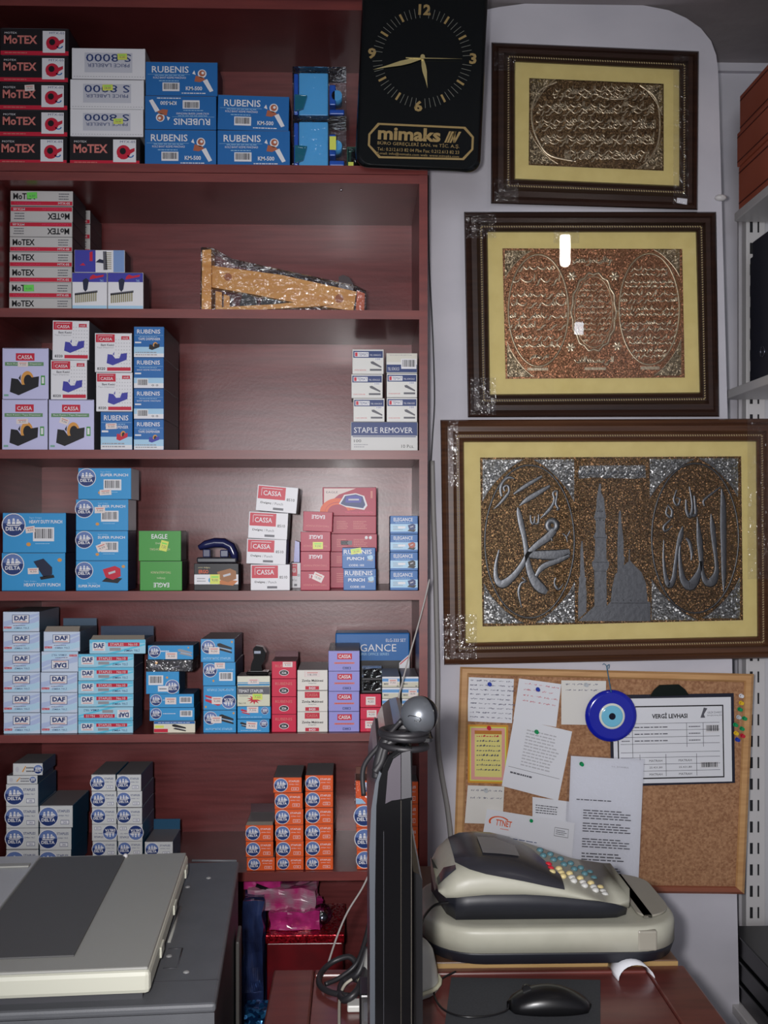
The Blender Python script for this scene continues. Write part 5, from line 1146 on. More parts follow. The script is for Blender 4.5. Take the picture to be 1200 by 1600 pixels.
# push pins
def pin(px, py, col, cname, where):
    c = at(px, py, YCB); mt = mat('pin_'+cname, col, 0.2, 0, 0.6)
    t = thing('push_pin', (c.x, c.y, c.z), where, 'push pin', 'push pins on the cork board')
    MB().cyl((c.x, YCB+.001, c.z), (c.x, YCB-.013, c.z), .0006, MC['steel_grey'], 6).build('needle', t)
    mb = MB(); mb.cyl((c.x, YCB-.0095, c.z), (c.x, YCB-.011, c.z), .0050, mt, 14); mb.cyl((c.x, YCB-.011, c.z), (c.x, YCB-.018, c.z), .0028, mt, 12); mb.cyl((c.x, YCB-.018, c.z), (c.x, YCB-.020, c.z), .0042, mt, 14); mb.build('head', t)
CLR = {'blue': (30, 60, 170), 'green': (20, 150, 90), 'red': (200, 40, 60), 'yellow': (230, 190, 40), 'white': (225, 225, 230), 'clear': (190, 196, 200)}
for px, py, cn, wh in ((764,1068,'blue','blue push pin in the squarish top left note'),(839,1076,'blue','blue push pin in the faint red-written note'),(914,1069,'clear','clear push pin in the note left of the glass eye'),(763,1136,'red','red push pin at the top of the yellow prayer card'),(837,1142,'green','green push pin in the tilted typed sheet'),(758,1233,'clear','clear push pin in the note below the prayer card'),(828,1279,'green','green push pin in the white envelope'),(907,1192,'green','green push pin in the long document in clear sleeve'),
    (1155,1086,'white','white push pin, topmost of cluster right of the clipboard'),(1155,1097,'yellow','upper yellow push pin in the cluster beside the clipboard'),(1153,1107,'green','highest green push pin in the cluster beside the clipboard'),(1151,1119,'clear','clear push pin in the middle of the right cluster'),(1160,1121,'green','green push pin nearest the frame in the right cluster'),(1146,1131,'green','leftmost green push pin in the cluster beside the clipboard'),(1156,1137,'green','lowest green push pin in the cluster beside the clipboard'),(1147,1144,'yellow','lower yellow push pin in the cluster beside the clipboard'),(1157,1148,'red','red push pin low in the cluster beside the clipboard'),(1149,1154,'blue','blue push pin, lowest of the cluster beside the clipboard')):
    if 'steel_grey' not in MC: mat('steel_grey', (120, 124, 136), 0.25, 0.9)
    pin(px, py, CLR[cn], cn, wh)
# evil eye bead
YE = YW-.030; c = at(954, 1118, YE); sc_ = 2.34/F
ev = thing('evil_eye_charm', (c.x, YE, c.z), 'round cobalt glass evil eye charm hanging over the cork board', 'charm')
R_ = 41*sc_
def disc(mb, c, r, y0, y1, m, seg=40, bulge=.0):
    rings = []
    for k, (f, y) in enumerate(((0.985, y0), (1, (y0*2+y1)/3), (.97, (y0+y1*2)/3-.0), (.85, y1))): rings.append([(c.x+r*f*math.cos(2*PI*i/seg), y, c.z+r*f*math.sin(2*PI*i/seg)) for i in range(seg)])
    ids = [mb.add(r_) for r_ in rings]
    for i in range(3):
        for q in range(seg): q2 = (q+1) % seg; mb.face((ids[i]+q, ids[i+1]+q, ids[i+1]+q2, ids[i]+q2)[::-1], m, True)
    mb.face([ids[3]+q for q in range(seg)], m); mb.face([ids[0]+q for q in range(seg)][::-1], m)
mb = MB(); disc(mb, c, R_, YE, YE-.009, mat('cobalt_glass', (22, 34, 170), 0.08, 0, 0.7, 0.5)); mb.build('glass_disc', ev)
mb = MB(); c2 = Vector((c.x+.0012, 0, c.z+.000)); disc(mb, c2, R_*.50, YE-.008, YE-.0105, mat('white_glass', (226, 230, 220), 0.1), 30); mb.build('white_ring', ev)
mb = MB(); disc(mb, c2, R_*.42, YE-.0095, YE-.0115, mat('light_blue_glass', (120, 196, 226), 0.1), 30); mb.build('blue_iris', ev)
mb = MB(); disc(mb, c2, R_*.13, YE-.011, YE-.013, mat('pupil_glass', (14, 20, 40), 0.1), 18); mb.build('pupil', ev)
mb = MB(); a = at(948, 1041, YW-.0315); b = at(955, 1082, YE-.010); STR = mat('teal_string', (50, 110, 140), 0.7)
mb.tube(smooth_path([a, (a.x+.003, YW-.032, a.z-.02), b]), .0012, STR, 6); mb.tube(smooth_path([a, (a.x-.006, YW-.032, a.z+.006), (a.x-.01, YW-.033, a.z+.004)]), .0009, STR, 5); mb.tube(smooth_path([a, (a.x+.006, YW-.032, a.z+.004), (a.x+.004, YW-.033, a.z-.006)]), .0009, STR, 5); mb.build('string', ev)

# ---------------------------------------------------------------- wall cables
CBL = mat('dark_grey_cable', (70, 70, 74), 0.5); CBG = mat('grey_trunk_cable', (150, 148, 146), 0.5)
def cable(pts, r, m, name, label, seg=8):
    mb = MB(); mb.tube(smooth_path(pts, 6), r, m, seg); o = mb.build(name); origin_to(o, pts[0]); tag(o, label, 'cable'); return o
cable([at(669, 274, .294), at(669.5, 350, .294), at(671, 420, .294), at(676, 520, .293), at(679, 620, .294), at(676, 680, .294), at(673, 740, .294), at(676, 790, .294), at(678, 860, .294), at(680, 950, .290)], .0018, CBL, 'cable', 'thin dark cable running down the wall beside the bookcase')
cable([at(675, 720, .286), at(677, 800, .286), at(680, 880, .286), at(682, 960, .286), at(684, 1060, .286), at(684, 1160, .286), at(690, 1210, .286), at(700, 1270, .286), at(705, 1330, .286), at(706, 1460, .285)], .0062, CBG, 'cable', 'thick light grey cable curving down the wall by the cork board')
cable([at(671, 905, -.02), at(663, 940, -.03), at(651, 985, -.05), at(634, 1045, -.08), at(618, 1110, -.11), at(610, 1160, -.14), at(600, 1250, -.2), at(588, 1330, -.3), at(570, 1380, -.36), at(543, 1425, -.42), at(526, 1465, -.47), at(512, 1508, -.53)], .0016, mat('white_cable', (176, 172, 168), 0.5), 'cable', 'thin white cable hanging diagonally in front of the shelves')

# ---------------------------------------------------------------- shelving and box files at the right
rk = thing('shelving_unit', (at(1180, 1000, .45).x, .45, 0), 'white metal shelving unit with slotted upright at the right edge', 'shelving')
xa, xb = at(1166, 1000, .45).x, at(1196, 1000, .45).x; zt_ = at(1180, 334, .45).z
mb = MB(); mb.box((xa, .45, 0), (xb, .48, zt_), WHITEP, bev=.002); mb.build('upright', rk)
x1 = at(1174, 1000, .449).x; x2 = at(1185, 1000, .449).x; z = zt_-.02
while z > .3:
    MB().box((x1-.0035, .4485, z-.028), (x1+.0035, .4502, z), DARK).build('slot', rk); MB().box((x2-.002, .4485, z-.028), (x2+.002, .4502, z), DARK).build('slot', rk); z -= .0548

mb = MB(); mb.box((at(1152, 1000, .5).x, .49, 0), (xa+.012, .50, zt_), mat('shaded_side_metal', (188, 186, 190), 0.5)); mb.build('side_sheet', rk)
mb = MB(); mb.box((xb+.0002, .30, 0), (XR-.02, .49, zt_), mat('shelving_back_sheet', (196, 196, 200), 0.5)); 
mb = MB(); mb.box((xb, .46, 0), (XR-.02, .47, zt_), mat('shelving_back_sheet', (196, 196, 200), 0.5)); mb.build('back_sheet', rk)
zs = at(1155, 328, .42).z
for zz, xk in ((zs, 0), (.30, .07)):
    mb = MB(); mb.box((at(1152, 328, .42).x+xk, -1.1, zz-.024), (XR-.02, .44, zz-.002), WHITEP, bev=.002); mb.build('shelf', rk)
TER = mat('terracotta_card', (182, 98, 74), 0.45, noise=((6, 6, 6), (168, 88, 64)))
xf = at(1154, 300, .42).x
zz = [zs, at(1152, 262, .42).z, at(1150, 209, .42).z, at(1152, 150, .42).z]
for k, (lo, hi, dx_, nm) in enumerate(((zz[0], zz[1], 0, 'bottom'), (zz[1], zz[2], -.004, 'middle'), (zz[2], zz[3], .003, 'top'))):
    for r_, (y0, y1) in enumerate(((.02, .42), (-.42, .01))):
        if r_ == 1 and k == 2: pass
        bt = thing('archive_box', (xf+dx_+.15, (y0+y1)/2, lo), ('far', 'near')[r_]+' '+nm+' terracotta archive box at the upper right edge', 'box', 'terracotta archive boxes')
        mb = MB(); mb.box((xf+dx_, y0, lo+.0006), (xf+dx_+.30, y1, hi-.0006), TER, bev=.002); mb.build('box_body', bt)
        mb = MB(); h = hi-lo
        mb.box((xf+dx_-.0012, y0+.004, lo+h*.12), (xf+dx_, y1-.004, lo+h*.15), ink((90, 40, 34))); mb.box((xf+dx_-.0012, y0+.004, lo+h*.84), (xf+dx_, y1-.004, lo+h*.87), ink((90, 40, 34))); mb.build('printed_line', bt)
        mb = MB(); c_ = (y0+y1)/2+(.06 if r_ else -.12)
        mb.box((xf+dx_-.0015, c_-.05, lo+h*.35), (xf+dx_, c_+.03, lo+h*.7), WH); mb.box((xf+dx_-.002, c_-.03, lo+h*.42), (xf+dx_-.001, c_+.01, lo+h*.6), DNAVY); mb.build('side_label', bt)
# dark ring binders and folders on the right shelves
for k, (px, y0, y1, yt, yb, lb) in enumerate(((1184, .30, .40, 378, 590, 'far black ring binder hanging file beside the slotted upright'), (1192, .16, .285, 370, 600, 'near black ring binder beside the slotted upright'))):
    x = at(px, 480, (y0+y1)/2).x; z0 = at(px, yb, y0).z; z1 = at(px, yt, y0).z
    z0 = max(z0, 1.2)
    t = thing('ring_binder', (x+.13, (y0+y1)/2, z0), lb, 'binder', 'black ring binders')
    mb = MB(); mb.box((x, y0, z0), (x+.26, y1, z1), mat('black_binder_card', (30, 32, 44), 0.4), bev=.003); mb.build('cover', t)
    mb = MB(); mb.tube([(x-.001, (y0+y1)/2+.012*math.cos(a*PI/8), z0+.06+.012*math.sin(a*PI/8)) for a in range(16)], .0015, MC['steel_grey'], 6, True); mb.build('finger_ring', t)
    MB().box((x+.01, y0, 1.198 if k == 0 else 1.198), (x+.26, y1, z0-.0005), mat('white_stock_carton', (200, 200, 204), 0.5)).build('x') if False else None
zc = at(1190, 585, .2).z
mb = MB(); mb.box((at(1186, 600, .2).x+.01, -1.0, zc-.026), (XR-.02, .44, zc-.004), WHITEP, bev=.002); mb.build('shelf', rk)
for o in list(bpy.data.objects):
    if o.name.startswith('ring_binder'):
        # stand the binders on that shelf
        zmin = min((o.location.z+v.co.z) for ch in o.children for v in ch.data.vertices); o.location.z += (zc-.0035)-zmin
# black flat cases stacked on the lowest visible shelf
for k, (yt, yb) in enumerate(((1568, 1600), (1530, 1564), (1490, 1526))):
    x = at(1183, 1540, .2).x; z0 = at(1185, yb, .2).z; z1 = at(1185, yt, .2).z
    t = thing('flat_case', (x+.12, .2, z0), ('lowest', 'middle', 'topmost')[k]+' flat black case stacked at the lower right edge', 'case', 'flat black cases')
    mb = MB(); mb.box((x, .05, z0), (x+.24, .36, z1-.006), mat('black_case_plastic', (34, 32, 36), 0.35), bev=.004); mb.build('body', t)
    mb = MB(); mb.box((x-.004, .048, z1-.006), (x+.244, .362, z1), BLACKP, bev=.002); mb.build('lid', t)
zl = at(1185, 1600, .2).z
mb = MB(); mb.box((x-.02, -1.0, zl-.024), (XR-.02, .44, zl-.001), WHITEP, bev=.002); mb.build('shelf', rk)
# small white plug on the pier corner
c = at(1126, 309, YW-.004); mb = MB(); mb.ball(c, .010, WHITEP, 10, (1.5, .8, .8)); o = mb.build('cable_plug'); origin_to(o, c); tag(o, 'small white plastic plug on the rounded wall corner', 'plug')

# ---------------------------------------------------------------- desk
ZD = .78
a = onz(433, 1515, ZD); b = onz(1062, 1503, ZD); Yr = a.y; Yfr = -1.45; XLd = a.x-.005; XRd = b.x+.003
dk = thing('desk', ((XLd+XRd)/2, (Yr+Yfr)/2, 0), 'reddish brown wooden desk with inset top under monitor and cash register', 'desk')
bw = .062
mb = MB(); mb.box((XLd, Yfr, ZD-.03), (XLd+bw, Yr, ZD), DESKW, bev=.003); mb.build('side_border', dk)
mb = MB(); mb.box((XRd-bw, Yfr, ZD-.03), (XRd, Yr, ZD), DESKW, bev=.003); mb.build('side_border', dk)
mb = MB(); mb.box((XLd+bw+.0005, Yr-.018, ZD-.03), (XRd-bw-.0005, Yr, ZD), DESKW, bev=.003); mb.build('rear_border', dk)
mb = MB(); mb.box((XLd+bw+.0005, Yfr, ZD-.03), (XRd-bw-.0005, Yr-.0185, ZD-.004), mat('desk_inset_panel', (108, 56, 52), 0.28, 0, 0.5, 0.2, noise=((8, 60, 8), (96, 48, 46))), bev=.001); mb.build('inset_panel', dk)
for x in (XLd+.02, XRd-.045):
    mb = MB(); mb.box((x, Yfr+.03, 0), (x+.025, Yr-.01, ZD-.0305), DESKW); mb.build('side_panel', dk)
mb = MB(); mb.box((XLd+.046, Yr-.05, .2), (XRd-.046, Yr-.03, ZD-.0305), DESKW); mb.build('modesty_panel', dk)
# platform behind the desk carrying the register
ZP = .788; a = onz(983, 1501, ZP); XP0 = onz(640, 1505, ZP).x; XP1 = onz(1058, 1498, ZP).x; YP0 = Yr+.001
pl = thing('side_table', ((XP0+XP1)/2, YP0+.2, 0), 'brown side table behind the desk carrying the cash register', 'table')
mb = MB(); mb.box((XP0, YP0, ZP-.0165), (XP1, YP0+.44, ZP), mat('brown_board', (92, 66, 50), 0.4), bev=.002); mb.build('table_top', pl)
mb = MB(); mb.box((XP0, YP0-.0012, ZP-.0165), (XP1, YP0, ZP-.002), mat('yellow_edge_band', (160, 130, 84), 0.4)); mb.build('edge_band', pl)
for x in (XP0+.01, XP1-.04):
    for y in (YP0+.03, YP0+.39): mb = MB(); mb.box((x, y, 0), (x+.03, y+.03, ZP-.017), DESKW); mb.build('leg', pl)

# ---------------------------------------------------------------- cash register
RC = mat('register_cream', (178, 177, 162), 0.42, noise=((30, 30, 30), (172, 171, 156))); RBK = mat('register_navy_black', (30, 32, 40), 0.45); RG = mat('register_warm_grey', (150, 146, 134), 0.4)
dR = 1.60
def rx_(px, d=dR): return atd(px, 1440, d).x
x0, x1 = atd(661, 1440, 1.56).x, atd(1046, 1440, 1.60).x
rg = thing('cash_register', ((x0+x1)/2, YP0+.19, ZP), 'cream and black cash register with dark printer cover beside the cork board', 'cash register')
def plan(xa, xb, ya, yb, rl, rr2, n=8):
    out = []
    for cx, cy, a0, r in ((xb-rr2, yb-rr2, 0, rr2), (xa+rl, yb-rl, PI/2, rl), (xa+rl, ya+rl, PI, rl), (xb-rr2, ya+rr2, 3*PI/2, rr2)):
        for i in range(n+1): t_ = a0+PI/2*i/n; out.append((cx+r*math.cos(t_), cy+r*math.sin(t_)))
    return out
yf_, yb_ = YP0-.027, YP0+.212
def layer(mb, spec, m):
    rings = [[(x, y, z) for x, y in plan(x0+i_, x1-i_, yf_+i_, yb_-i_, .085-i_*.5, .075-i_*.5)] for i_, z in spec]; mb.loft(rings, m, True)
mb = MB(); layer(mb, ((.016, ZP+.0005), (.005, ZP+.006), (.001, ZP+.020), (.0, ZP+.0235)), RBK); mb.build('base_tray', rg)
mb = MB(); layer(mb, ((.0, ZP+.024), (.0, ZP+.052), (.002, ZP+.058), (.007, ZP+.0605), (.026, ZP+.059)), RC); mb.build('drawer_housing', rg)
# receipt end piece at the right
xq = atd(985, 1440, 1.55).x; mb = MB(); mb.box((xq, yf_-.0012, ZP+.025), (xq+.030, yf_+.02, ZP+.056), RG, bev=.003); mb.build('end_cap', rg)
mb = MB(); mb.loft([[(x, y, z) for x, y in plan(xq+.014, x1-.006, yf_+.04, yb_-.012, .02, .05)] for z in (ZP+.0600, ZP+.064)], RG); mb.build('paper_tray', rg)
# upper body as a loft along x
prof = [(679, 1388, 1362), (682, 1402, 1345), (692, 1404, 1326), (708, 1402, 1311), (728, 1400, 1305), (752, 1398, 1303), (780, 1398, 1305), (810, 1398, 1311), (840, 1400, 1320), (870, 1403, 1331), (900, 1407, 1344), (930, 1411, 1357), (955, 1414, 1369), (972, 1413, 1381), (979, 1405, 1392)]
yc = yf_+.118; hw = .100
def zd(px, py, d): return CAM.z-(py-HOR)/F*d
def section(k, s, n=30, off=0.0):
    px, pb, pt = prof[k]
    x = atd(px, 1400, 1.585).x; e = min(1, .55+k*.2) if k < 3 else (1 if k < 12 else (.97, .85, .6)[k-12])
    # silhouette top lies near the ridge (mid depth), lower edge on the near side
    zb = zd(px, pb, 1.522); zt2 = zd(px, pt, 1.675)
    w_ = hw*e+off; h_ = (zt2-zb)+off
    pts = []
    for i in range(n+1):
        a_ = PI*i/n; c_, s_ = math.cos(a_), math.sin(a_)
        pts.append(Vector((x, yc-w_*math.copysign(abs(c_)**.55, c_), zb+h_*abs(s_)**.62)))
    return pts
rings = []
for k in range(len(prof)):
    pts = section(k, 1); rings.append([p for p in pts])
mb = MB(); mb.loft([r_[::-1] for r_ in rings], RC, True); UH = mb.build('upper_housing', rg)
# dark underside of the upper housing
mb = MB(); rs = []
for k in range(0, len(prof)):
    px, pb, pt = prof[k]; s = section(k, 1); zb = s[0].z; xx = s[0].x; ya, yb2 = s[0].y, s[-1].y
    f = (k/(len(prof)-1)); lo = max(ZP+.0605, zb-.052)
    rs.append([(xx+(.012 if k < 3 else 0), ya+.004, zb-.0003), (xx+(.014 if k < 3 else 0), ya+.02, lo), (xx, yb2-.02, lo), (xx, yb2-.004, zb-.0003)])
mb.loft([r_[::-1] for r_ in rs], RBK, True); mb.build('lower_housing', rg)
# dark tinted printer cover following the housing
TC = mat('smoked_cover', (52, 52, 58), 0.24, 0, 0.5)
def patch(ks, lo, hi, m, name, off):
    mb = MB(); ids = []; M = 12
    for k, l, h in zip(ks, lo, hi):
        s = section(k, 1, 60, off); row = []
        for j in range(M+1):
            f = (l+(h-l)*j/M)*60; i = int(f); r_ = f-i; p = s[min(i, 60)].lerp(s[min(i+1, 60)], r_); row.append(p)
        ids.append(mb.add(row))
    for a_ in range(len(ids)-1):
        for j in range(M): mb.face((ids[a_]+j, ids[a_+1]+j, ids[a_+1]+j+1, ids[a_]+j+1), m, True)
    return mb.build(name, UH)
patch([3, 4, 5, 6, 7, 8, 9], [.36, .22, .15, .12, .10, .09, .10], [.62, .70, .70, .68, .62, .52, .36], TC, 'printer_cover', .0035)
patch([5, 6, 7], [.40, .40, .42], [.52, .52, .50], mat('receipt_slot_grey', (120, 120, 124), 0.3), 'receipt_slot', .0055)
# customer display window at the left end
patch([1, 2, 3], [.26, .26, .27], [.42, .42, .33], TC, 'customer_display', .003)
# keys
KC = {'y': mat('key_cream', (214, 196, 140), 0.4), 't': mat('key_teal', (84, 124, 134), 0.4), 'w': mat('key_white', (200, 200, 196), 0.4), 'r': mat('key_red', (200, 40, 56), 0.4)}
for row in range(5):
    for c_ in range(7):
        fx = 8.6+c_*.56; k = int(fx); r_ = fx-k
        s0, s1 = section(k, 1, 60, .001), section(min(k+1, 14), 1, 60, .001)
        fi = .36+row*.05; i = fi*60; ii = int(i); p = s0[ii].lerp(s0[ii+1], i-ii).lerp(s1[ii].lerp(s1[ii+1], i-ii), r_)
        kind = 't' if row >= 3 else ('r' if (row == 1 and c_ < 1) or (row == 2 and c_ == 0) else ('y' if row == 2 or c_ < 2 else 'w'))
        mb = MB(); mb.ball(p+Vector((0, 0, .001)), .0062, KC[kind], 8, (1, 1.0, .7)); o = mb.build('key', UH)
# register cable
cable([atd(703, 1410, 1.55), atd(680, 1414, 1.54), atd(664, 1430, 1.50), atd(658, 1446, 1.45), atd(650, 1470, 1.40)], .0022, BLACKP, 'cable', 'black cable leaving the cash register at its left side')

# ---------------------------------------------------------------- desk items
# mouse pad
mp = [onz(705, 1529, ZD-.003), onz(938, 1533, ZD-.003), onz(938, 1640, ZD-.003), onz(690, 1640, ZD-.003)]
mb = MB(); z = ZD-.0038; mb.prism([Vector((p.x, p.y, z)) for p in mp], (0, 0, .0028), mat('charcoal_mouse_pad', (58, 60, 64), 0.75, noise=((300, 300, 300), (50, 52, 56)))); o = mb.build('mouse_pad'); origin_to(o, (mp[0].x, mp[0].y, z)); tag(o, 'dark grey mouse pad on the desk under the black mouse', 'mouse pad')
# computer mouse: long axis across
mc = onz(858, 1562, ZD+.01); ms = thing('computer_mouse', (mc.x, mc.y, ZD-.0008), 'black computer mouse on the dark grey pad', 'mouse')
mb = MB(); rings = []; L = .060; zb = ZD-.0008
for i in range(15):
    f = i/14; x = -L+2*L*f; wv = math.sqrt(max(0, 1-(2*f-1)**2)); hgt = .030*(math.sin(PI*min(1, f*.92+.06))**.7); w2 = .027*wv**.6
    ring = []
    for q in range(13):
        a_ = PI*q/12; ring.append((mc.x+x, mc.y-w2*math.cos(a_)*1.0, zb+.0+hgt*max(.0, math.sin(a_))**.6))
    rings.append(ring)
mb.loft([r_[::-1] for r_ in rings], mat('mouse_black', (18, 18, 20), 0.3), True); mb.build('shell', ms)
mb = MB(); mb.cyl((mc.x-.032, mc.y-.004, zb+.026), (mc.x-.032, mc.y+.004, zb+.026), .006, BLACKP); mb.build('scroll_wheel', ms)
cable([(mc.x-.058, mc.y-.004, ZD+.006), onz(790, 1580, ZD+.0), onz(760, 1588, ZD+.0), onz(720, 1588, ZD), onz(690, 1575, ZD), onz(678, 1550, ZD), onz(690, 1530, ZD), onz(712, 1518, ZD+.004)], .0015, BLACKP, 'cable', 'black mouse cord curving across the desk')
# curled slip of paper
mb = MB(); a0 = onz(950, 1508, ZD); N = 12; e1 = onz(1008, 1517, ZD)
cx = (a0.x+e1.x)/2; W2 = (e1.x-a0.x)/2+.002
rows = []
for j in range(2):
    yy = a0.y-.002-j*.045; rows.append([(cx+W2*math.cos(PI-PI*i/N)+j*.006, yy, ZD-.0035+.024*math.sin(PI*i/N)) for i in range(N+1)])
ids = [mb.add(r_) for r_ in rows]
for i in range(N): mb.face((ids[1]+i, ids[1]+i+1, ids[0]+i+1, ids[0]+i), PAPER, True)
o = mb.build('receipt_slip'); m_ = o.modifiers.new('t', 'SOLIDIFY'); m_.thickness = .0003; origin_to(o, (cx, a0.y-.02, ZD-.0035)); tag(o, 'small curled white receipt slip on the desk', 'paper')

# ---------------------------------------------------------------- monitor seen edge-on, with webcam
dm = 1.02
def mpnt(px, py, d=dm): return atd(px, py, d)
zbm = ZD+.05
mn = thing('monitor', (mpnt(616, 1400).x, mpnt(616, 1400).y+.15, ZD-.004), 'black glossy monitor seen edge-on standing on the desk', 'monitor')
def msil(pts, d0, d1, m, name, mside=None, bev=0):
    P3 = [mpnt(a, b, d0) for a, b in pts]; y0 = P3[0].y
    for p in P3: p.z = max(p.z, zbm)
    mb = MB(); mb.prism([Vector((p.x, y0+(d1-d0), p.z)) for p in P3], (0, -(d1-d0), 0), m, mside); return mb.build(name, mn)
msil([(578, 1900), (578, 1450), (577, 1330), (580, 1265), (586, 1225), (593, 1205), (597, 1210), (591, 1250), (588, 1330), (589, 1450), (592, 1900)], dm, dm+.30, mat('grey_bezel_plastic', (70, 74, 80), 0.3), 'screen_bezel')
# back shell: stations curve so that it catches the light
mb = MB(); out = [(588, 1260), (592, 1222), (599, 1200), (608, 1182), (622, 1170), (636, 1166), (644, 1168)]
P3 = [mpnt(a, b, dm-.004) for a, b in [(586, 1900), (586, 1400)] + out + [(645.5, 1900)]]
for p in P3: p.z = max(p.z, zbm)
mb.prism([Vector((p.x, P3[0].y+.30, p.z)) for p in P3], (0, -.30, 0), GLOSSB); mb.build('back_shell', mn)
mb = MB(); cxp = [(602, 1255), (606, 1205), (614, 1186), (626, 1178), (626, 1248), (612, 1250)]
mb.prism([mpnt(a, b, dm-.0055) for a, b in cxp], (0, -.002, 0), mat('smoke_grey_gloss', (66, 61, 68), 0.3)); mb.build('top_gloss_panel', mn)
mb = MB(); mb.prism([mpnt(a, b, dm-.0055) for a, b in ((627, 1248), (627, 1176), (641, 1172), (643, 1245))], (0, -.002, 0), mat('smoke_grey_matte', (54, 53, 57), 0.4)); mb.build('top_gloss_panel', mn)
for (xa_, xb_, t_, b_, c_) in ((599, 600, 1300, 1900, (50, 50, 54)), (626, 627, 1250, 1900, (60, 56, 50)), (642, 643.2, 1250, 1900, (70, 66, 60))):
    P3 = [mpnt(a, b, dm-.0045) for a, b in ((xa_, b_), (xb_, b_), (xb_, t_), (xa_, t_))]
    for p in P3: p.z = max(p.z, zbm)
    mb = MB(); mb.prism(P3, (0, -.0015, 0), mat('seam_%d' % c_[0], c_, 0.25)); mb.build('seam_ridge', mn)
P3 = [mpnt(a, b, dm+.06) for a, b in ((646, 1900), (661, 1900), (660, 1376), (656, 1367), (646, 1362))]
for p in P3: p.z = max(p.z, zbm)
mb = MB(); mb.prism([Vector((p.x, P3[0].y+.2, p.z)) for p in P3], (0, -.2, 0), BLACKP); mb.build('wall_side_cover', mn)
mb = MB(); c = mpnt(616, 1500); mb.box((c.x-.02, c.y+.12, ZD-.003), (c.x+.02, c.y+.2, zbm+.05), BLACKP, bev=.004); mb.build('stand_neck', mn)
mb = MB(); rs = [[(c.x+(.045-i_)*math.cos(a_*PI/14), c.y+.15+(.10-i_)*math.sin(a_*PI/14), z) for a_ in range(28)] for i_, z in ((0, ZD-.0035), (0, ZD+.006), (.01, ZD+.010))]; mb.loft(rs, BLACKP); mb.build('stand_base', mn)
# webcam
wc = mpnt(655, 1117, 1.04); Rw = 29.5*1.04/F
wt = thing('webcam', (wc.x, wc.y, mpnt(640, 1166).z), 'silver ball webcam clipped to the top of the monitor', 'webcam')
SILB = mat('silver_ball_plastic', (104, 108, 114), 0.33, 0.6)
mb = MB(); mb.ball(wc, Rw, SILB, 32, (1, 1, 1)); mb.build('ball_housing', wt)
mb = MB(); ax = Vector((.82, .45, .12)).normalized(); u_ = ax.orthogonal().normalized(); v_ = ax.cross(u_)
rings = [[wc+ax*(Rw*1.015*math.sin(t_))+(u_*math.cos(q*2*PI/32)+v_*math.sin(q*2*PI/32))*(Rw*1.015*math.cos(t_)) for q in range(32)] for t_ in [math.radians(g_) for g_ in (20, 32, 45, 58, 72, 86)]]
mb.loft(rings, GLOSSB, True); mb.build('black_rear_shell', wt)
mb = MB(); R1 = Rw*1.01
def onball(dx, dz): return wc+Vector((dx*R1, -math.sqrt(max(0, 1-dx*dx-dz*dz))*R1, dz*R1))
mb.tube(smooth_path([onball(x, y) for x, y in ((-.62, .05), (-.55, .12), (-.3, .10), (-.05, .04), (.02, -.06), (-.05, -.16), (-.3, -.12))], 4), .0004, GLOSSB, 5); mb.build('button_outline', wt)
mb = MB(); mb.tube([wc+Vector((0, 0, -Rw*.9)), wc+Vector((-.002, 0, -Rw*1.15))], .009, GLOSSB, 14); mb.box((wc.x-.030, wc.y-.012, wc.z-Rw*1.34), (wc.x+.014, wc.y+.03, wc.z-Rw*1.12), BLACKP, bev=.004); mb.build('clip', wt)
WCB = mat('grey_rubber_cord', (27, 26, 29), 0.5)
zc_ = wc.z-Rw*1.12
coil = []
for i in range(40):
    a_ = i*.5; coil.append((wc.x-.016+.024*math.cos(a_)+.0008*math.sin(i*2.1), wc.y+.005+.026*math.sin(a_), zc_+.001+.006*math.sin(a_*.23)-i*.00018))
pts = [onball(-.93, -.2), wc+Vector((-.040, .0, -.030)), wc+Vector((-.058, .004, -.055)), wc+Vector((-.058, .004, -.085))]
mb = MB(); mb.tube(smooth_path(pts, 6), .0026, WCB, 10)
mb.tube(smooth_path(coil, 3), .0034, WCB, 10)
mb.tube(smooth_path([mpnt(633, 1150, 1.035), mpnt(612, 1150, 1.035), mpnt(600, 1163, 1.035), mpnt(591, 1190, 1.035), mpnt(588, 1215, 1.035)], 6), .0050, WCB, 10)
mb.tube(smooth_path([mpnt(640, 1158, 1.033), mpnt(620, 1155, 1.033), mpnt(604, 1166, 1.033), mpnt(596, 1190, 1.033), mpnt(586, 1206, 1.033)], 6), .0042, WCB, 10)
mb.build('cord', wt)
# cable tangle left of the monitor
TG = mat('black_cable', (34, 33, 36), 0.45)
def dz(px, py, h=.004): p = onz(px, py, ZD+h); return p
mb = MB()
mb.tube(smooth_path([dz(578, 1500, .03), dz(560, 1545, .02), dz(540, 1562, .008), dz(532, 1555), dz(536, 1535), dz(560, 1520, .02), dz(574, 1480, .05)], 6), .0052, TG, 10)
mb.tube(smooth_path([dz(545, 1556, .006), dz(515, 1550), dz(499, 1538), dz(502, 1520), dz(520, 1503, .012), dz(545, 1495, .02), dz(556, 1508, .012), dz(548, 1525, .006), dz(560, 1532, .006)], 6), .0044, TG, 10)
mb.tube(smooth_path([dz(508, 1538), dz(535, 1525, .01), dz(560, 1500, .03), dz(578, 1440, .09), dz(580, 1420, .10)], 6), .0036, TG, 8)
o = mb.build('cable_tangle'); origin_to(o, dz(540, 1540, 0)); tag(o, 'tangle of black cables on the desk left of the monitor', 'cables')
cable([dz(531, 1640, .002), dz(530, 1600, .002), dz(531, 1560, .004), dz(538, 1540, .010), dz(550, 1530, .016)], .0022, mat('cream_cord', (170, 164, 150), 0.5), 'cable', 'thin cream cord running to the desk front beside the tangle')
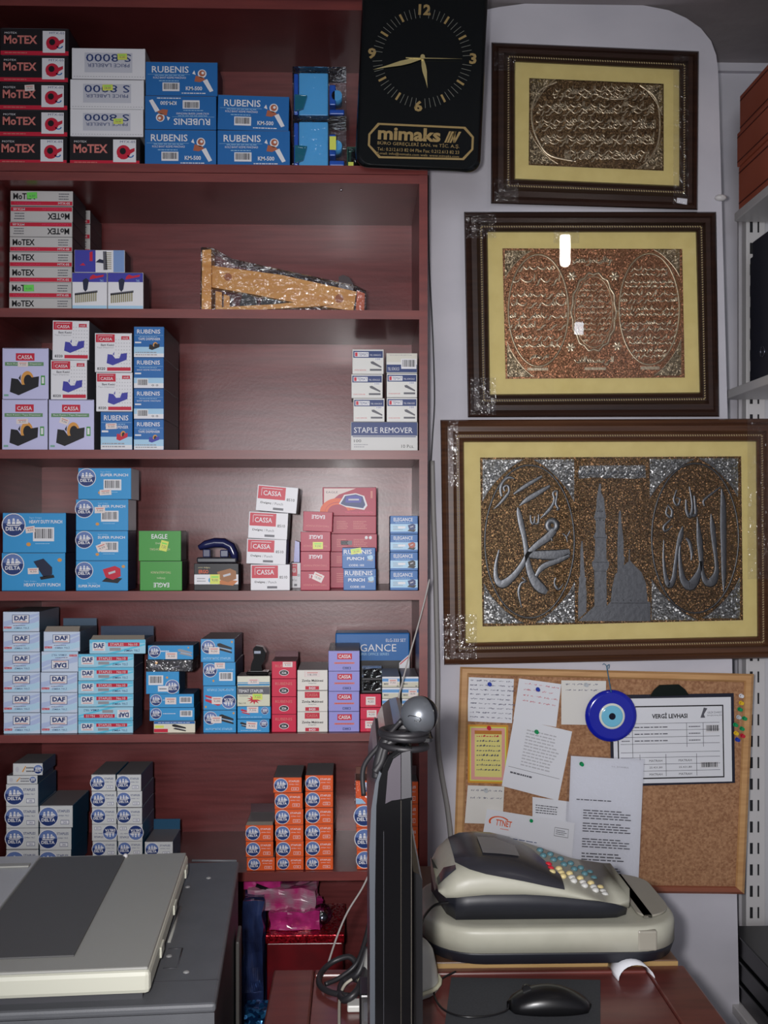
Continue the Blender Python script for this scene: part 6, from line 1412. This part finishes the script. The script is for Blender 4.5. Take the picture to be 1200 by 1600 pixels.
# pale device behind the monitor
DV = mat('white_grey_plastic', (196, 196, 190), 0.35)
pc = onz(625, 1566, ZD); dvt = thing('desk_fan_base', (pc.x, pc.y+.05, ZD-.003), 'white rounded plastic device mostly hidden behind the monitor', 'device')
dvt.name = 'desktop_device'
mb = MB(); rs = []
for i in range(10):
    f = i/9; hw_ = lerp(.058, .044, f**1.6)*(1 if f < .85 else 1-(f-.85)*2.2); rs.append([(pc.x+.002+hw_*math.cos(a_*PI/12), pc.y+.055+.05*math.sin(a_*PI/12)*(1-.3*f), ZD-.003+.072*f) for a_ in range(24)])
mb.loft(rs, DV, True); mb.build('body', dvt)
mb = MB(); mb.tube([(pc.x+.002+.060*math.cos(a_*PI/12), pc.y+.055+.052*math.sin(a_*PI/12), ZD+.006) for a_ in range(24)], .003, mat('cream_trim', (206, 204, 176), 0.4), 8, True); mb.build('foot_trim', dvt)
# black adapter box beside monitor foot
p0 = onz(566, 1600, ZD); p1 = onz(598, 1600, ZD); 
t = thing('power_adapter', ((p0.x+p1.x)/2, p0.y+.02, ZD-.003), 'black box-shaped adapter at the desk front left of the monitor', 'adapter')
mb = MB(); mb.box((p0.x-.004, p0.y-.012, ZD-.003), (p1.x-.004, p0.y+.045, ZD+.045), BLACKP, bev=.003); mb.build('body', t)
mb = MB(); mb.box((p0.x+.002, p0.y-.0132, ZD+.01), (p1.x-.012, p0.y-.0115, ZD+.035), DKB); mb.build('rating_label', t)
p = onz(556, 1572, ZD); mb = MB(); mb.box((p.x-.012, p.y-.012, ZD-.0035), (p.x+.018, p.y+.012, ZD+.006), DV, bev=.002); o = mb.build('plug'); origin_to(o, (p.x, p.y, ZD-.0035)); tag(o, 'small white plug lying beside the black adapter', 'plug')

# ---------------------------------------------------------------- gift bags and wrap on the shelf under the staples
def crumple(name, parent, a, b, m, amp, seed, n=10, taper=0.0, lean=0.0):
    bm = bmesh.new(); bmesh.ops.create_cube(bm, size=1); bmesh.ops.subdivide_edges(bm, edges=bm.edges[:], cuts=n, use_grid_fill=True)
    r = random.Random(seed); from mathutils import noise as nz
    cx = [(a[i]+b[i])/2 for i in range(3)]; sz = [b[i]-a[i] for i in range(3)]
    for v in bm.verts:
        u, w_, s = v.co; f = s+.5
        p = Vector((cx[0]+u*sz[0]*(1-taper*f)+lean*f*sz[0], cx[1]+w_*sz[1]*(1-taper*f), cx[2]+s*sz[2]))
        d = nz.noise_vector(p*38+Vector((seed, 0, 0)))*amp
        if s < -.49: d.z = 0
        v.co = p+d
        v.co.z = max(v.co.z, a[2])
    mb = MB(); mb.bm(bm, m, False); return mb.build(name, parent)
z7 = SHELF[7]+.0008; X = lambda px, Y=.03: at(px, 1500, Y).x; Z = lambda py, Y=.03: at(450, py, Y).z
FR = glitter('red_foil', (120, 8, 20), (190, 20, 40), 300, .35, .6, .25); PK_ = mat('magenta_gift_paper', (196, 50, 130), 0.22, 0, .6, .3, noise=((40, 40, 40), (150, 40, 96)))
rb = thing('gift_box', (X(480), .1, z7), 'dark red foil gift box with shiny lid under the staples shelf', 'gift box')
mb = MB(); mb.box((X(417), .03, z7), (X(535), .2, Z(1474)), mat('dark_red_card', (110, 16, 24), 0.3, noise=((20, 20, 20), (86, 12, 18))), bev=.002); mb.build('box_body', rb)
mb = MB(); mb.box((X(415), .026, Z(1474)+.0004), (X(538), .204, Z(1460)), FR, bev=.002); mb.build('lid', rb)
zt7 = Z(1460)+.0008
t = thing('gift_bag', (X(450), .1, zt7), 'magenta printed gift bags heaped on the red foil box', 'gift bag')
crumple('bag_body', t, (X(420), .05, zt7), (X(500), .15, Z(1432)), PK_, .009, 3, 8)
t = thing('gift_bag', (X(470), .1, Z(1432)), 'upper magenta and grey gift bag leaning in the corner', 'gift bag')
crumple('bag_body', t, (X(384), .07, Z(1434)), (X(492), .2, Z(1400)), mat('pink_grey_gift_paper', (176, 44, 110), 0.25, 0, .6, .2, noise=((26, 26, 26), (150, 140, 146))), .008, 8, 8)
t = thing('gift_bag', (X(440), .1, Z(1400)), 'topmost pink gift bag just under the staples shelf', 'gift bag')
crumple('bag_body', t, (X(376), .08, Z(1402)), (X(436), .2, Z(1384)), PK_, .006, 12, 8)
mb = MB(); mb.tube([at(400, 1383, .07), at(455, 1404, .075)], .004, BLACKP, 8); o = mb.build('bag_strap'); o.name = 'pole'; origin_to(o, at(400, 1383, .07)); tag(o, 'thin black rod across the pink gift bags', 'rod')
t = thing('plastic_cup', (X(503), .1, zt7), 'clear plastic wrapped ball on the red foil box', 'package')
mb = MB(); mb.ball((X(502), .08, zt7+.022), .022, WRAP, 14, (1, 1, 1)); mb.build('wrap', t); mb = MB(); mb.ball((X(502), .08, zt7+.014), .013, mat('steel_grey', (120,124,136), .25, .9), 10); mb.build('bauble', t); t.name = 'wrapped_bauble'
t = thing('gift_bag', (X(398), .05, z7), 'tall dark navy shiny bag standing left of the red foil box', 'gift bag')
crumple('bag_body', t, (X(378), .012, z7), (X(413), .10, Z(1404)), mat('navy_foil', (30, 34, 62), 0.2, 0.3, 0.6, 0.3, noise=((30, 30, 12), (52, 70, 120))), .006, 21, 10, .12)
t = thing('gift_bag', (X(398), -.03, z7), 'small blue foil bag at the bottom beside the desk', 'gift bag')
dB = Z(1576, -.03)
crumple('bag_body', t, (at(384, 1590, -.03).x, -.05, 0.0005), (at(421, 1590, -.03).x, -.004, at(400, 1572, -.03).z), glitter('blue_foil', (20, 60, 110), (60, 140, 200), 120, .9, .6, .25), .004, 31, 8)
t.location.z = 0; 
for ch in t.children: 
    for v in ch.data.vertices: v.co.z += z7
    t.location.x = t.location.x

# ---------------------------------------------------------------- photocopier
ZB = .87; th = math.radians(3.7)
pr = onz(372, 1346, ZB); pf_ = onz(333, 1567, ZB)
CGD = mat('copier_dark_grey', (98, 100, 104), 0.5, noise=((20, 20, 20), (92, 94, 98)), bump=(700, .08)); CGL = mat('copier_light_grey', (158, 158, 152), 0.5, bump=(700, .06)); CW = mat('copier_cream', (206, 206, 190), 0.45); CDK = mat('copier_charcoal', (84, 84, 84), 0.6, bump=(900, .15))
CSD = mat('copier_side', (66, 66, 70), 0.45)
cp = thing('photocopier', (pr.x, pr.y, 0), 'grey photocopier with cream-edged lid in the lower left corner', 'photocopier', rz=th)
Mi = Matrix.Rotation(-th, 3, 'Z')
def lc(p): q = Mi @ (Vector((p.x, p.y, 0))-Vector((pr.x, pr.y, 0))); return q
fr = lc(pf_); DY = fr.y; WX = -.62
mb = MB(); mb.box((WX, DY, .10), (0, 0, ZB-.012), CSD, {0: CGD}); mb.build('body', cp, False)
mb = MB(); mb.box((WX, DY-.002, ZB-.012), (.002, .002, ZB), CGD, bev=.004); TCO = mb.build('top_cover', cp, False)
for cx_, cy_ in ((-.05, -.05), (-.05, DY+.05), (WX+.05, -.05), (WX+.05, DY+.05)): mb = MB(); mb.cyl((cx_, cy_, 0), (cx_, cy_, .10), .025, BLACKP, 14); mb.build('foot', cp, False)
ZL = ZB+.046
l_r = lc(onz(293, 1331, ZL)); l_f = lc(onz(236, 1513, ZL))
LX = (l_r.x+l_f.x)/2; LYb = l_r.y; LYf = l_f.y
mb = MB(); mb.box((WX+.01, LYf, ZB+.014), (LX, LYb, ZL-.003), CW, bev=.006); LIDO = mb.build('lid', cp, False)
mb = MB(); mb.box((WX+.012, LYf+.004, ZL-.0045), (LX-.003, LYb-.003, ZL), CGL, bev=.002); mb.build('lid_top_skin', LIDO, False)
d0 = lc(onz(195, 1338, ZL)); d1 = lc(onz(118, 1495, ZL)); d2 = lc(onz(66, 1339, ZL))
mb = MB(); mb.box((d2.x, d1.y, ZL-.0005), ((d0.x+d1.x)/2, d0.y, ZL+.0022), CDK, bev=.001); mb.build('document_tray', LIDO, False)
mb = MB(); mb.box((WX+.014, d1.y+.02, ZL), (d2.x-.001, d0.y, ZL+.006), mat('tray_pale_grey', (176, 178, 180), 0.4), bev=.002); mb.box((WX+.014, d0.y-.06, ZL+.006), (d2.x-.004, d0.y-.045, ZL+.009), CGL, bev=.001); mb.build('document_feeder', LIDO, False)
mb = MB(); mb.ball(((d0.x+d1.x)/2, d0.y-.004, ZL+.002), .004, WHITEP, 8); mb.build('tray_catch', LIDO, False)
# lid seat and the raised details of the top
mb = MB(); mb.box((WX+.02, LYf+.02, ZB), (LX-.012, LYb-.01, ZB+.0138), CSD); mb.build('lid_seat', cp, False)
for px, py in ((287, 1355), (272, 1410), (252, 1474)):
    q = lc(onz(px, py, ZL-.012)); mb = MB(); mb.box((LX-.001, q.y-.014, ZB+.02), (LX+.0025, q.y+.014, ZL-.012), CW, bev=.001); mb.build('lid_tab', LIDO, False)
for px, py in ((293, 1386), (326, 1372), (264, 1494), (291, 1519)):
    q = lc(onz(px, py, ZB)); mb = MB(); mb.ball((q.x, q.y, ZB), .0045, mat('copier_button_grey', (140, 140, 140), 0.4), 10, (1, 1, .5)); mb.build('rubber_foot', TCO, False)
for (a_, b_) in (((282, 1418), (264, 1473)), ((300, 1345), (370, 1345.5))):
    qa, qb = lc(onz(a_[0], a_[1], ZB)), lc(onz(b_[0], b_[1], ZB)); mb = MB(); mb.tube([(qa.x, qa.y, ZB+.0005), (qb.x, qb.y, ZB+.0005)], .0022, CGL if a_[0] < 290 else CGD, 6); mb.build('raised_rib', TCO, False)
q0 = lc(onz(285, 1482, ZB)); q1 = lc(onz(240, 1514, ZB))
for (p_, r_) in (((q0.x, q0.y), (q0.x, q1.y)), ((q0.x, q1.y), (LX+.002, q1.y)), ((q0.x, q0.y), (LX+.002, q0.y))):
    mb = MB(); mb.tube([(p_[0], p_[1], ZB), (r_[0], r_[1], ZB)], .0011, CSD, 5); mb.build('panel_line', TCO, False)
q1 = lc(onz(330, 1531, ZB)); mb = MB(); mb.tube([(WX, q1.y, ZB), (0, q1.y, ZB)], .0008, CSD, 5); mb.build('panel_line', TCO, False)
# grey strip seen right of the copier (its rear duct)
mb = MB(); mb.box((.003, DY+.40, .12), (.009, DY+.47, ZB-.09), mat('copier_side_strip', (84, 82, 80), 0.5), bev=.002); mb.build('side_handle', cp, False)
print('objects', len(bpy.data.objects), 'tris', sum(len(m.polygons) for m in bpy.data.meshes))
